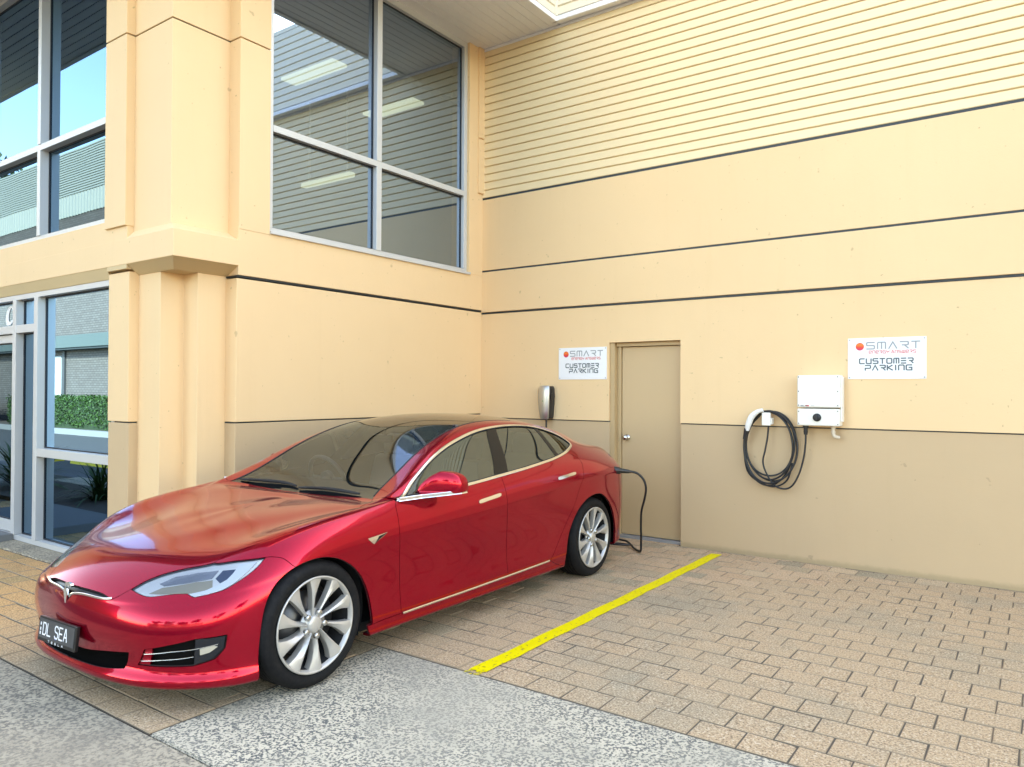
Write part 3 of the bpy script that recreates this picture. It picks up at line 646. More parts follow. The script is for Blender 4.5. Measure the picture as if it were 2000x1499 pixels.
_aF = arch([(-.338,.165),(-.336,.25),(-.332,.326),(-.323,.409),(-.303,.495),(-.268,.563),(-.217,.612),(-.149,.650),(-.063,.674),(.02,.680),(.09,.670),(.171,.640),(.255,.583),(.323,.508),(.374,.411),(.400,.304),(.412,.200)])
_aR = arch([(2.500,.170),(2.510,.277),(2.538,.395),(2.588,.505),(2.672,.607),(2.790,.676),(2.925,.702),(3.03,.694),(3.12,.660),(3.24,.580),(3.335,.46),(3.39,.32),(3.40,.21)])
# index on the front arch where the bumper split meets it
_k = np.argmin(((car_eval(_aF[:, 0], _aF[:, 1])[:, 1:] - np.array([-.13, .657])) ** 2).sum(1))
L_aF1, L_aF2 = _aF[:_k + 1], _aF[_k:]
e_ = lambda u, v: np.array([[u, v]])
L_sillF = line3([(0.943,0.642,0.235),(.942,.5,.234),(.94,.372,.226)], False)
u_af1 = _aF[0]; u_af2 = _aF[-1]; u_ar1 = _aR[0]; u_ar2 = _aR[-1]
L_doorbot_f = line3([(0.943,0.642,0.235),(.947,1.2,.24),(0.950,1.725,0.243)], False)
L_doorbot_r = line3([(0.950,1.725,0.243),(.953,2.0,.25),(0.955,2.276,0.257)], False)
L_roof = line3([(0.735,0.595,0.904),(.70,.68,.945),(.672,.81,1.015),(.640,1.03,1.128),(.612,1.25,1.22),(.590,1.45,1.278),(.573,1.65,1.312),(.555,1.95,1.336),(.548,2.3,1.33),(.55,2.6,1.295),(.545,2.9,1.24),(.50,3.2,1.158),(.44,3.33,1.128)])
L_seam = line3([(.578,1.60,1.306),(.50,1.585,1.32),(.38,1.52,1.318),(.243,1.44,1.308),(.12,1.40,1.30),(0,1.385,1.297)], False)
_GL = cat(L_roof)
def roof_ix(y): return int(np.argmin(np.abs(car_eval(L_roof[:, 0], L_roof[:, 1])[:, 1] - y)))
i_seam, i_rear = roof_ix(1.60), roof_ix(2.6)
# intake, vent and lamp openings of the bumper
L_int_top = line3([(0,-.838,.262),(.152,-.829,.262),(.319,-.812,.280),(.493,-.775,.300)])
L_int_bot = line3([(.460,-.775,.225),(.319,-.81,.212),(.152,-.825,.207),(0,-.828,.205)])
L_vent = line3([(0.589,-0.743,0.328),(.70,-.675,.358),(0.792,-0.602,0.383),(0.869,-0.481,0.388),(0.866,-0.489,0.327),(0.843,-0.528,0.279),(0.779,-0.608,0.251),(0.636,-0.715,0.245),(0.539,-0.758,0.246)], False)
POLY = dict(
 hood=cat(L_hoodnose, L_hoodside1[1:], L_headtop1[1:], L_hoodside2[1:], L_cowl[1:], e_(L_cowl[-1][0], NV - 1), e_(0, NV - 1)),
 front_bumper=cat(L_grB, L_hoodside1[1:], rev(L_headlow3)[1:], rev(L_headlow2), rev(L_headlow), L_split[1:], rev(L_aF1)[1:], e_(u_af1[0], .5), e_(3.5, .3), e_(0, .3), rev(L_int_bot), rev(L_int_top)),
 fender=cat(rev(L_headtop2), L_hoodside2[1:], car_uv([(.80,.612,.912)]), L_doorF, L_sillF[1:], rev(L_aF2), rev(L_split)[1:-1]),
 sill=cat(L_sillF[::-1], L_doorbot_f[1:], L_doorbot_r[1:], e_(u_ar1[0], u_ar1[1]), e_(u_ar1[0], .4), e_(u_af2[0], .4)),
 front_door=cat(L_doorF, L_doorbot_f[1:], rev(L_doorM)[1:], L_dlo_fd[1:-1]),
 rear_door=cat(L_doorM, L_doorbot_r[1:], rev(L_doorR)[1:], L_dlo_rd[1:-1]),
 body_side=cat(L_roof, e_(L_roof[-1][0] + .35, NV - 1), e_(NU - 1, NV - 1), e_(NU - 1, .4), e_(u_ar2[0], .4), rev(_aR), rev(L_doorR), rev(L_dlo_rear)[1:], rev(L_dlo_top)[1:-1], car_uv([(.80,.612,.912)])),
 windscreen=cat(rev(L_cowl), L_roof[1:i_seam + 1], L_seam, e_(L_seam[-1][0], NV - 1), e_(L_cowl[-1][0], NV - 1)),
 roof_glass=cat(rev(L_seam), L_roof[i_seam + 1:i_rear + 1], car_uv([(0,2.6,1.353)]) * np.array([1, 0]) + np.array([0, NV - 1]), e_(L_seam[-1][0], NV - 1)),
 rear_glass=cat(L_roof[i_rear:], e_(L_roof[-1][0] + .35, NV - 1), car_uv([(0,2.6,1.353)]) * np.array([1, 0]) + np.array([0, NV - 1])),
)
# ------------------------------------------------------------------ car materials
def m_paint():
    m, n, l, p = newmat('red_car_paint'); P = n.new('ShaderNodeTexCoord').outputs['Object']
    fl = noise(n, l, 900, 1, 0.5, P)
    c = mixc(n, l, (0.39, 0.0006, 0.016), (0.45, 0.001, 0.021), fl.outputs[0]); l.new(c, p.inputs['Base Color'])
    setp(p, rough=0.15, metal=0.76, coat=0.55, coatr=0.015, spec=0.05); p.inputs['Coat IOR'].default_value = 1.5
    du = noise(n, l, 3.0, 4, 0.6, P); l.new(ramp(n, l, du.outputs[0], [(0.45, 0.004), (0.8, 0.022)]).outputs[0], p.inputs['Coat Roughness'])
    op = noise(n, l, 260, 1, 0.5, P); b = n.new('ShaderNodeBump'); b.inputs['Strength'].default_value = 0.004; b.inputs['Distance'].default_value = 0.002
    l.new(op.outputs[0], b.inputs['Height']); l.new(b.outputs[0], p.inputs['Coat Normal'])
    return m
def m_glass(name, tint, refl0=0.06, k=1.0, rt=(1, 1, 1)):
    """thin pane: fresnel mirror over a tinted see-through layer"""
    m, n, l, p = newmat(name); out = n['Material Output']; n.remove(p)
    g = n.new('ShaderNodeBsdfGlossy'); g.inputs['Roughness'].default_value = 0.0; g.inputs['Color'].default_value = (*rt, 1)
    t = n.new('ShaderNodeBsdfTransparent'); t.inputs['Color'].default_value = (*tint, 1)
    lw = n.new('ShaderNodeFresnel'); lw.inputs['IOR'].default_value = 1.52
    mp = n.new('ShaderNodeMapRange'); mp.inputs['From Min'].default_value = 0.04; mp.inputs['From Max'].default_value = 1; mp.inputs['To Min'].default_value = refl0; mp.inputs['To Max'].default_value = k
    l.new(lw.outputs[0], mp.inputs[0]); x = n.new('ShaderNodeMixShader'); l.new(mp.outputs[0], x.inputs[0]); l.new(t.outputs[0], x.inputs[1]); l.new(g.outputs[0], x.inputs[2]); l.new(x.outputs[0], out.inputs[0])
    return m
M_PAINT = m_paint()
M_CBLACK = plain('gloss_black_trim', (.005, .005, .006), .3, 0, spec=.3)
M_SHELL = plain('black_underbody', (.008, .008, .009), .8)
M_CHROME = plain('bright_chrome', (.86, .86, .84), .09, 1)
M_RUBBER = plain('black_rubber', (.012, .012, .013), .75)
M_CGLASS = m_glass('car_side_glass', (.12, .14, .125), .18, rt=(.82, .95, 1.0))
M_WGLASS = m_glass('windscreen_glass', (.46, .50, .50), .12, rt=(.78, .90, 1.0))
M_RGLASS = m_glass('dark_roof_glass', (.20, .205, .21), .14)
M_LENS = m_glass('clear_lens', (.95, .96, .97), .03)
M_SILV = plain('silver_reflector', (.86, .84, .80), .3, .15)
M_DRL = plain('white_light_guide', (.93, .94, .95), .25, 0, coat=.6)
M_SEAT = plain('cream_leather', (.46, .44, .41), .5)
M_DASH = plain('dark_dashboard', (.07, .068, .066), .6)
def m_alloy():
    m, n, l, p = newmat('silver_alloy'); P = n.new('ShaderNodeTexCoord').outputs['Object']
    a = noise(n, l, 14, 3, 0.6, P); l.new(mixc(n, l, (.55, .53, .50), (.48, .46, .43), a.outputs[0]), p.inputs['Base Color']); setp(p, rough=.42, metal=.55, coat=.15); return m
M_ALLOY = m_alloy()
def m_tyre():
    m, n, l, p = newmat('black_tyre'); P = n.new('ShaderNodeTexCoord').outputs['Object']
    a = noise(n, l, 30, 4, 0.7, P); l.new(mixc(n, l, (.006, .006, .007), (.014, .0135, .013), ramp(n, l, a.outputs[0], [(.4, 0), (.75, 1)]).outputs[0]), p.inputs['Base Color']); setp(p, rough=.75, spec=.2)
    bump(n, l, noise(n, l, 160, 2, .5, P).outputs[0], .2, .002, p); return m
M_TYRE = m_tyre()

# ------------------------------------------------------------------ the car
CAR = empty('parked_car', (-4.085, 2.62, 0.0))
tag(CAR, 'glossy red electric saloon car plugged in beside the cream building', 'car')
for nm in ('hood', 'front_bumper'):
    whole(nm, cut(POLY[nm], [L_vent] if nm == 'front_bumper' else ()), M_PAINT, CAR)
fender = both('fender', cut(POLY['fender'], flange=.022), M_PAINT, CAR)
both('sill_panel', cut(POLY['sill'], flange=.015), M_PAINT, CAR)
fdoor = both('front_door', cut(POLY['front_door']), M_PAINT, CAR)
rdoor = both('rear_door', cut(POLY['rear_door']), M_PAINT, CAR)
whole('rear_body', cut(POLY['body_side'], flange=.015), M_PAINT, CAR)
whole('windscreen', cut(POLY['windscreen'], off=-.003, flange=0, inset=.004), M_WGLASS, CAR)
whole('roof_glass', cut(POLY['roof_glass'], off=-.002, flange=.006, inset=.003), M_RGLASS, CAR)
whole('rear_window', cut(POLY['rear_glass'], off=-.003, flange=0, inset=.004), M_RGLASS, CAR)
# dark shell just under the skin closes the shut lines
sh = []
for nm, off in (('hood', -.013), ('front_bumper', -.013), ('fender', -.012), ('sill', -.012), ('front_door', -.012), ('rear_door', -.012), ('body_side', -.013)):
    c = cut(POLY[nm], [L_vent] if nm == 'front_bumper' else (), off=off, inset=-.002, flange=0); sh += [c, mir(c)]
link('inner_shell', panel_mesh('inner_shell', sh, M_SHELL), CAR)
# side glass: front, rear, quarter, with the black pillar strips between
def ix(uvl, p): 
    q = car_eval(uvl[:, 0], uvl[:, 1]); return int(np.argmin(((q - np.array(p)) ** 2).sum(1)))
DL = cat(dlo_part(0, 19)[:-1])
def dlo_cut(lo, hi):
    """part of the window opening between two slanted lines (each: top point, bottom point)"""
    it0, ib0 = ix(DL, lo[0]), ix(DL, lo[1]); it1, ib1 = ix(DL, hi[0]), ix(DL, hi[1])
    return cat(DL[it0:it1 + 1], DL[ib1:ib0 + 1])
bp0 = ((0.650,1.883,1.292), (0.912,1.611,0.953)); bp1 = ((0.640,1.996,1.304), (0.908,1.775,0.962)); q0 = ((0.640,2.493,1.28), (0.870,2.513,1.035)); q1 = ((0.642,2.535,1.275), (0.866,2.55,1.043))
i1t, i1b = ix(DL, bp0[0]), ix(DL, bp0[1])
g_front = cat(DL[:i1t + 1], DL[i1b:])
it, ib = ix(DL, q1[0]), ix(DL, q1[1])
g_quart = cat(DL[it:ib + 1])
gl_f = both('front_door_window', cut(g_front, off=-.006, flange=0, inset=.003), M_CGLASS, CAR)
gl_r = both('rear_door_window', cut(dlo_cut(bp1, q0), off=-.006, flange=0, inset=.001), M_CGLASS, CAR)
both('quarter_window', cut(g_quart, off=-.006, flange=0, inset=.003), M_CGLASS, CAR)
both('door_pillar', cut(dlo_cut(bp0, bp1), off=-.003, flange=.006, inset=0), M_CBLACK, CAR)
both('window_divider', cut(dlo_cut(q0, q1), off=-.003, flange=.006, inset=0), M_CBLACK, CAR)
# ribbons that follow the surface (chrome surround, seals)
def ribbon(name, uv, w0, w1, h, mat, parent, closed=False, mirror=True, flip=False):
    d = dens(uv, .012) if closed else np.concatenate([dens(uv, .012)[:-0 or None]])
    if not closed:
        d = []; 
        for a, b in zip(uv[:-1], uv[1:]):
            n = max(1, int(np.linalg.norm(car_eval(*a) - car_eval(*b)) / .012)); d += [a + (b - a) * k / n for k in range(n)]
        d.append(uv[-1]); d = np.array(d)
    P, N = surf(d); m = len(P); T = np.roll(P, -1, 0) - np.roll(P, 1, 0)
    if not closed: T[0] = P[1] - P[0]; T[-1] = P[-1] - P[-2]
    T /= np.linalg.norm(T, axis=1, keepdims=True) + 1e-12; W = np.cross(N, T)
    if flip: W = -W
    sec = [(w0, -.004), (w0, h * .5), (w0 + (w1 - w0) * .2, h), (w0 + (w1 - w0) * .8, h), (w1, h * .5), (w1, -.004)]
    v = np.concatenate([P + W * a + N * b for a, b in sec]); f = []; k = len(sec)
    for i in range(m if closed else m - 1):
        j = (i + 1) % m
        for s in range(k - 1): f.append((s * m + i, s * m + j, (s + 1) * m + j, (s + 1) * m + i))
    if not closed: f += [tuple(s * m for s in range(k)), tuple(s * m + m - 1 for s in range(k))[::-1]]
    me = bpy.data.meshes.new(name); me.from_pydata(v.tolist(), [], f); me.materials.append(mat)
    bm = bmesh.new(); bm.from_mesh(me); bmesh.ops.recalc_face_normals(bm, faces=bm.faces)
    for q in bm.faces: q.smooth = True
    bm.to_mesh(me); bm.free(); me.set_sharp_from_angle(angle=R(50))
    o = link(name, me, parent)
    if mirror: mesh_mirror(o, parent)
    return o
def loop_sign(uv):
    P, N = surf(uv); c = P.mean(0); T = np.roll(P, -1, 0) - P; W = np.cross(N, T); return np.sign((W * (c - P)).sum())
sg = loop_sign(DL)
ribbon('window_chrome', DL, 0.0, .020 * sg, .0035, M_CHROME, CAR, closed=True)
ribbon('window_seal', DL, .020 * sg, .027 * sg, .0005, M_RUBBER, CAR, closed=True)
st = line3([(0.943,0.655,0.226),(0.947,1.193,0.231),(0.950,1.767,0.239),(0.955,2.262,0.249)], False)
ribbon('sill_chrome', st, 0, .014, .006, M_CHROME, CAR)
ribbon('windscreen_seal', cat(L_roof[3:i_seam + 12]), 0, .012, .0012, M_RUBBER, CAR)
# black frit border of the glass along the roof edge
# door handles
def handle(pts, par):
    p = line3(pts, True); o = link('handle', panel_mesh('handle', [cut(p, off=.0045, flange=.008, inset=0)], M_CHROME), par[0]); mesh_mirror(o, par[1])
handle([(1, 1.352, .826), (1, 1.372, .842), (1, 1.48, .853), (1, 1.585, .863), (1, 1.605, .852), (1, 1.580, .836), (1, 1.47, .825), (1, 1.37, .815), (1, 1.352, .826)], fdoor)
handle([(1, 2.345, .893), (1, 2.365, .907), (1, 2.48, .917), (1, 2.60, .928), (1, 2.622, .918), (1, 2.598, .902), (1, 2.48, .891), (1, 2.363, .881), (1, 2.345, .893)], rdoor)
# side repeater badge
b1 = car_uv([(1, .345, .737), (1, .497, .752), (1, .432, .716), (1, .390, .691)]); 
o = link('badge', panel_mesh('badge', [cut(b1, off=.004, flange=.006, inset=0)], M_CHROME), fender[0]); mesh_mirror(o, fender[1])
b2 = car_uv([(1, .430, .738), (1, .492, .750), (1, .432, .719), (1, .400, .697)])
o = link('badge_lens', panel_mesh('badge_lens', [cut(b2, off=.0055, flange=.003, inset=0)], M_CBLACK), fender[0]); mesh_mirror(o, fender[1])

# --- headlights
def off_piece(pts, off, mat, name, par, smooth=False, fl=.004):
    uv = line3(pts, smooth) if smooth else car_uv(pts)
    o = link(name, panel_mesh(name, [cut(uv, off=off, flange=fl, inset=0)], mat), par[0]); mesh_mirror(o, par[1]); return o
hl = both('headlight', cut(L_head, off=-.001, flange=0, inset=.0035), M_LENS, CAR)
o = link('housing', panel_mesh('housing', [cut(L_head, off=-.014, flange=-.012, inset=.002)], M_SILV), hl[0]); mesh_mirror(o, hl[1])
off_piece([(0.684,-0.574,0.578),(0.719,-0.564,0.569),(0.762,-0.516,0.579),(0.799,-0.464,0.595),(0.817,-0.418,0.616),(0.826,-0.375,0.646),(0.828,-0.290,0.703),(0.771,-0.350,0.694),(0.780,-0.394,0.657),(0.779,-0.434,0.628),(0.762,-0.476,0.607),(0.734,-0.518,0.591)], -.005, M_DRL, 'light_guide', hl, fl=.008)
off_piece([(0.505,-0.624,0.615),(0.543,-0.561,0.643),(0.623,-0.490,0.661),(0.704,-0.427,0.671),(0.710,-0.468,0.639),(0.663,-0.514,0.629),(0.582,-0.584,0.614),(0.536,-0.618,0.607)], -.010, plain('lamp_bar', (.34, .36, .40), .18, .5), 'lamp_bar', hl, fl=.004)
off_piece([(0.722,-0.414,0.671),(0.773,-0.372,0.676),(0.776,-0.421,0.640),(0.761,-0.456,0.622),(0.725,-0.457,0.639)], -.012, plain('lamp_well', (.03, .06, .12), .12, .3), 'lamp_well', hl)
off_piece([(.50,-.676,.577),(.535,-.630,.603),(.60,-.575,.612),(.66,-.520,.626),(.72,-.470,.635),(.745,-.486,.606),(.725,-.515,.588),(.69,-.56,.583),(.632,-.605,.582),(.56,-.65,.578)], -.0125, plain('lamp_plate', (.44, .37, .26), .3, .1), 'lamp_plate', hl)
# --- grille slot with chrome blade and emblem
gp = cat(L_hoodnose, rev(L_grB)[1:])
whole('grille', cut(gp, off=-.022, inset=-.004, flange=0), M_CBLACK, CAR)
br = ribbon('grille_chrome', L_grB[1:], -.001, .011, .005, M_CHROME, CAR)
em = MB()
ey = -.838
def plate_xz(mb, pts, y0, y1): mb.extr([(p[0], p[1]) for p in pts], 'y', y0, y1)
tt = [(-.004, .476), (.004, .476), (.016, .527), (.017, .552), (-.017, .552), (-.016, .527)]
plate_xz(em, tt, ey, ey + .012)
cap = [(-.036, .566), (-.031, .5745), (-.012, .5775), (.012, .5775), (.031, .5745), (.036, .566), (.030, .556), (.014, .5615), (.008, .556), (-.008, .556), (-.014, .5615), (-.030, .556)]
plate_xz(em, cap, ey + .014, ey + .028)
em.build('emblem', M_CHROME, CAR, bevel=.0015)
# --- intake, vents and fog lamps
ip = cat(rev(L_int_top), rev(L_int_bot)) ; ip = cat(L_int_top, L_int_bot)
whole('air_intake', cut(ip, off=-.035, inset=-.012, flange=0), plain('intake_black', (.002, .002, .002), .9, spec=.05), CAR)
vt = [p for p in L_vent]
va = both('side_vent', cut(L_vent, off=-.030, inset=-.012, flange=0), plain('vent_black', (.003, .003, .003), .8, spec=.1), CAR)
fogp = car_uv([(0.792,-0.602,0.381),(0.866,-0.485,0.385),(0.863,-0.492,0.327),(0.840,-0.531,0.281),(0.782,-0.606,0.253)])
fg = both('fog_lamp', cut(fogp, off=-.006, inset=.002, flange=.012), plain('fog_black', (.012, .014, .018), .12, 0), CAR)
off_piece([(.800,-.582,.332),(.836,-.535,.344),(.846,-.517,.336),(.826,-.546,.312),(.800,-.580,.302)], -.004, plain('fog_reflector', (.70, .66, .55), .15, .6), 'fog_lens', fg)
fr = car_uv([(0.589,-0.743,0.326),(.625,-.725,.334),(.600,-.735,.247),(0.541,-0.757,0.247)])
both('vent_fin', cut(fr, off=-.008, inset=.001, flange=.014), M_PAINT, CAR)
for pts in ([(0.562,-0.753,0.299),(.70,-.672,.325),(0.851,-0.518,0.348)], [(0.537,-0.757,0.262),(.66,-.70,.278),(0.783,-0.606,0.296)]):
    ribbon('vent_chrome', car_uv(pts), -.0015, .002, -.004, M_CHROME, CAR)
# --- lower lip crease of the bumper
lip = line3([(0,-.83,.19),(.33,-.812,.19),(.60,-.724,.19),(.79,-.58,.185),(.895,-.39,.175)])
# --- number plate
PL = empty('number_plate', (-.012, -.862, .326), 0, CAR)
PL.rotation_euler = (R(-6), 0, R(3)); PL.scale = (.96, .9, .94)
MB().box(-.19, .19, -.010, .012, -.066, .066).build('plate_frame', plain('plate_black', (.006, .006, .007), .35), PL, bevel=.004)
MB().box(-.178, .178, -.0125, -.0095, -.046, .056).build('plate_face', plain('plate_grey', (.055, .056, .058), .4), PL)
# --- mirrors
def mirror_cap(s):
    bm = bmesh.new(); bmesh.ops.create_uvsphere(bm, u_segments=40, v_segments=24, radius=1)
    for v in bm.verts:
        c = v.co; x, y, z = [math.copysign(abs(t) ** .62, t) for t in c]
        w = 1 - .16 * (x + 1) / 2
        if z < 0: z = z * .030
        else: z = z * (.118 - .034 * max(0., -x)) * (1 - .10 * max(0., x))
        if x < 0: x = x * (1 - .55 * max(0., z) / .118)
        yy = y * .075; yy -= .0 if y > 0 else .012
        v.co = (s * (.988 + x * .118 - (.07 if s < 0 else 0)), .962 + yy * .8 + .085 * x + (.17 if s < 0 else 0), .948 + z)
    for f in bm.faces: f.smooth = True
    bmesh.ops.recalc_face_normals(bm, faces=bm.faces)
    me = bpy.data.meshes.new('mirror'); bm.to_mesh(me); bm.free(); me.materials.append(M_PAINT)
    o = link('mirror', me, CAR)
    arm = MB(); 
    for_pts = [(.885, .665, .900), (.905, .655, .902), (.96, .80, .910), (1.05, .93, .920), (1.10, 1.01, .926), (1.105, 1.06, .928), (1.08, 1.08, .928), (.98, 1.02, .92), (.905, .93, .910), (.885, .80, .904)]
    if s < 0: for_pts = [(a - .07 * max(0, a - .89) / .2, b + .17 * min(1, max(0, b - .66) / .2), c) for a, b, c in for_pts]      # the far mirror is folded back
    lo = [(s * a, b, c - .002) for a, b, c in for_pts]; hi = [(s * a, b, c + .022) for a, b, c in for_pts]
    n = len(lo); arm.add(lo + hi, [[i, (i + 1) % n, n + (i + 1) % n, n + i] for i in range(n)] + [list(range(n)), list(range(n, 2 * n))])
    arm.build('mirror_chrome', M_CHROME, o, bevel=.004)
    MB().cyl((s * .99, 1.035 + (.1 if s < 0 else 0), .972), (s * .985, 1.042 + (.1 if s < 0 else 0), .972), .036, n=24).build('mirror_glass', M_CBLACK, o)
    return o
mirror_cap(1); mirror_cap(-1)
# --- wipers in the cowl
for pts in ([(-.66, .632, .924), (-.45, .655, .929), (-.20, .668, .930), (-.06, .655, .920)], [(-.02, .640, .914), (.2, .655, .924), (.42, .648, .925), (.58, .634, .922)]):
    w = MB(); pp = cr(pts, 8); w.tube(pp, [.006 + .006 * math.sin(math.pi * i / (len(pp) - 1)) for i in range(len(pp))], 8)
    w.tube([(p.x, p.y - .012, p.z + .004) for p in pp[4:-10]], .006, 6)
    w.build('wiper', M_RUBBER, CAR)
cw = MB(); 
cowl = [(x, .600 + .012 * (1 - (x / .72) ** 2), .862 + .022 * (x / .72) ** 2) for x in np.linspace(-.70, .70, 29)]
cw.add([(a, b - .030, c) for a, b, c in cowl] + [(a, b + .06, c + .012) for a, b, c in cowl], [(i, i + 1, 30 + i, 29 + i) for i in range(28)])
cw.build('cowl_panel', M_SHELL, CAR)

# --- wheels
def spoke_mesh():
    rs = [.042, .07, .105, .145, .185, .220, .2455]; sw = [0, .01, .03, .06, .09, .115, .13]; wd_ = [.025, .021, .023, .033, .050, .074, .098]
    ax = [-.016, -.012, -.006, -.002, .001, .002, .002]
    V, F = [], []
    for r, s, w, a in zip(rs, sw, wd_, ax):
        for t, h in ((-.5, -.020), (-.47, -.006), (-.16, 0), (.44, -.016), (.5, -.032)):
            an = s + math.asin(min(.9, t * w / r)); V.append((a + h, r * math.sin(an), r * math.cos(an)))
    for i in range(len(rs) - 1):
        for k in range(4):
            q = i * 5 + k; F.append((q, q + 1, q + 6, q + 5))
    mb = MB(); mb.add(V, F, False); me = mb.mesh('spoke', M_ALLOY)
    bm = bmesh.new(); bm.from_mesh(me); r = bmesh.ops.extrude_face_region(bm, geom=bm.faces[:]); bmesh.ops.translate(bm, verts=[v for v in r['geom'] if isinstance(v, bmesh.types.BMVert)], vec=(-.022, 0, 0))
    bmesh.ops.recalc_face_normals(bm, faces=bm.faces); 
    ed = [e for e in bm.edges if len(e.link_faces) == 2 and e.calc_face_angle(0) > .35]; bmesh.ops.bevel(bm, geom=ed, offset=.0022, segments=2, affect='EDGES', clamp_overlap=True)
    for f in bm.faces: f.smooth = True
    bm.to_mesh(me); bm.free(); me.set_sharp_from_angle(angle=R(40)); return me
ME_SPOKE = spoke_mesh()
def wheel(x, y, z, side, rot, first=None):
    W = empty('wheel', (x, y, z), 0, CAR)
    if side < 0: W.rotation_euler = (0, 0, math.pi)
    t = MB(); rw = WR
    prof = [(-.10, .235), (-.118, .25), (-.125, .29), (-.118, .316), (-.100, .327), (-.080, rw - .001)]
    for k in range(5):
        a = -.066 + k * .033; prof += [(a - .012, rw), (a - .0045, rw), (a - .003, rw - .007), (a + .003, rw - .007), (a + .0045, rw), (a + .012, rw)]
    prof += [(.080, rw - .001), (.092, .328), (.104, .322), (.116, .311), (.122, .297), (.1225, .285), (.119, .266), (.1185, .2655), (.1160, .259), (.108, .247), (.098, .240), (.09, .236)]
    t.lathe(prof, (-.1225, 0, 0), 'x', 96); o = t.build('tyre', M_TYRE, W); o.data.set_sharp_from_angle(angle=R(35))
    r = MB(); r.lathe([(-.012, .236), (-.010, .2455), (-.006, .2535), (-.002, .2545), (.0015, .2525), (.003, .248), (.001, .2435), (-.006, .240), (-.014, .2345), (-.020, .2325)], (0, 0, 0), 'x', 96)
    r.build('rim', M_ALLOY, W)
    r2 = MB(); r2.lathe([(-.020, .2325), (-.06, .225), (-.13, .215), (-.21, .222)], (0, 0, 0), 'x', 64); r2.build('rim_barrel', M_SHELL, W)
    h = MB(); h.lathe([(-.045, .0), (-.045, .080), (-.034, .080), (-.026, .050), (-.018, .046), (-.010, .042), (-.006, .034), (-.004, .018), (-.0035, 0)], (0, 0, 0), 'x', 40); h.build('hub_cap', M_ALLOY, W)
    d = MB(); d.lathe([(-.085, .02), (-.085, .175), (-.108, .175), (-.108, .02)], (0, 0, 0), 'x', 48); d.build('brake_disc', plain('brake_steel', (.10, .10, .105), .4, .8) if 'brake_steel' not in bpy.data.materials else bpy.data.materials['brake_steel'], W)
    bk = MB(); bk.lathe([(-.16, .0), (-.16, .222)], (0, 0, 0), 'x', 40); bk.build('wheel_backing', M_SHELL, W)
    for k in range(10):
        s = link('spoke', ME_SPOKE, W); s.rotation_euler = (rot + 2 * math.pi * k / 10, 0, 0)
    ln = MB(); ln.lathe([(-.026, .0165), (-.008, .0165), (-.004, .012), (-.004, 0)], (0, 0, 0), 'x', 12); 
    me = None
    for k in range(5):
        a = rot + 2 * math.pi * k / 5 + .32
        if me is None: lo = ln.build('lug_nut', plain('lug_steel', (.5, .5, .49), .25, .9) if 'lug_steel' not in bpy.data.materials else bpy.data.materials['lug_steel'], W); me = lo.data
        else: lo = link('lug_nut', me, W)
        lo.location = (0, .064 * math.sin(a), .064 * math.cos(a))
        
for (yy, zz), hw in ((FA, .945), (RA, .953)):
    wheel(hw, yy, WR - .003, 1, .12 + yy, None); wheel(-hw, yy, WR - .003, -1, .12, None)
# wheel housings and floor
for (yy, zz), r in ((FA, .40), (RA, .41)):
    for s in (1, -1):
        wh = MB(); n = 24; a = [math.radians(-25 + 230 * i / n) for i in range(n + 1)]
        v = [(s * x, yy + r * math.cos(t), zz + r * math.sin(t)) for x in (.865, .55) for t in a]
        wh.add(v, [(i, i + 1, n + 2 + i, n + 1 + i) for i in range(n)] + [list(range(n + 1, 2 * n + 2))])
        wh.build('wheel_housing', M_SHELL, CAR, fixn=False)
fl_ = MB(); fl_.box(-.55, .55, -.66, 3.8, .15, .17); fl_.box(-.80, .80, .44, 2.5, .15, .20); fl_.box(-.55, .55, -.6, .55, .17, .55); fl_.box(-.62, .62, 2.9, 3.6, .17, .80)
fl_.build('floor_pan', M_SHELL, CAR)
# --- cabin
db = MB(); db.extr([(.70, .86), (.78, .905), (.98, .93), (1.12, .90), (1.16, .80), (1.10, .55), (.70, .5)], 'x', -.74, .74); db.build('dashboard', M_DASH, CAR, bevel=.03, seg=3)
MB().box(-.10, .10, 1.125, 1.14, .62, .88).build('touch_screen', M_CBLACK, CAR)
SEATM = {}
def seat(x, y, rear=False):
    S = empty('seat', (x, y, .20), 0, CAR); w = .26
    for nm, pr, ww in (('seat_cushion', [(-.24, .10), (-.26, .24), (-.20, .29), (.20, .24), (.26, .20), (.24, .08)], w), ('seat_back', [(.17, .22), (.27, .20), (.45, .78), (.42, .84), (.35, .82), (.24, .45)], w - .02), ('head_rest', [(.36, .83), (.42, .84), (.47, .97), (.45, 1.01), (.39, 1.0), (.36, .92)], .14)):
        if nm not in SEATM:
            o = MB().extr(pr, 'x', -ww, ww).build(nm, M_SEAT, S, bevel=.04, seg=3); SEATM[nm] = o.data
            for f in o.data.polygons: f.use_smooth = True
        else: link(nm, SEATM[nm], S)
for x in (-.37, .37): seat(x, 1.55)
for x in (-.40, .40): seat(x, 2.35)
sw_ = MB(); c = Vector((-.37, 1.20, .90)); ax = Vector((0, .90, .42)).normalized(); a = Vector((1, 0, 0)); b = ax.cross(a)
sw_.tube([c + (a * math.cos(t) + b * math.sin(t)) * .185 for t in np.linspace(0, 2 * math.pi, 40, endpoint=False)], .016, 8, closed=True)
sw_.tube([c - a * .18, c + a * .18], .014, 8); sw_.cyl(c - ax * .01 - Vector((0, .02, 0)), c + ax * .01, .06, n=20); sw_.cyl(c, c - ax * .25, .03, n=12)
sw_.build('steering_wheel', plain('grey_leather', (.26, .25, .24), .45), CAR)
mr = MB(); mr.box(-.11, .11, 1.395, 1.415, 1.18, 1.235); mr.cyl((0, 1.405, 1.235), (0, 1.43, 1.285), .012, n=8); mr.build('interior_mirror', M_CBLACK, CAR, bevel=.006)
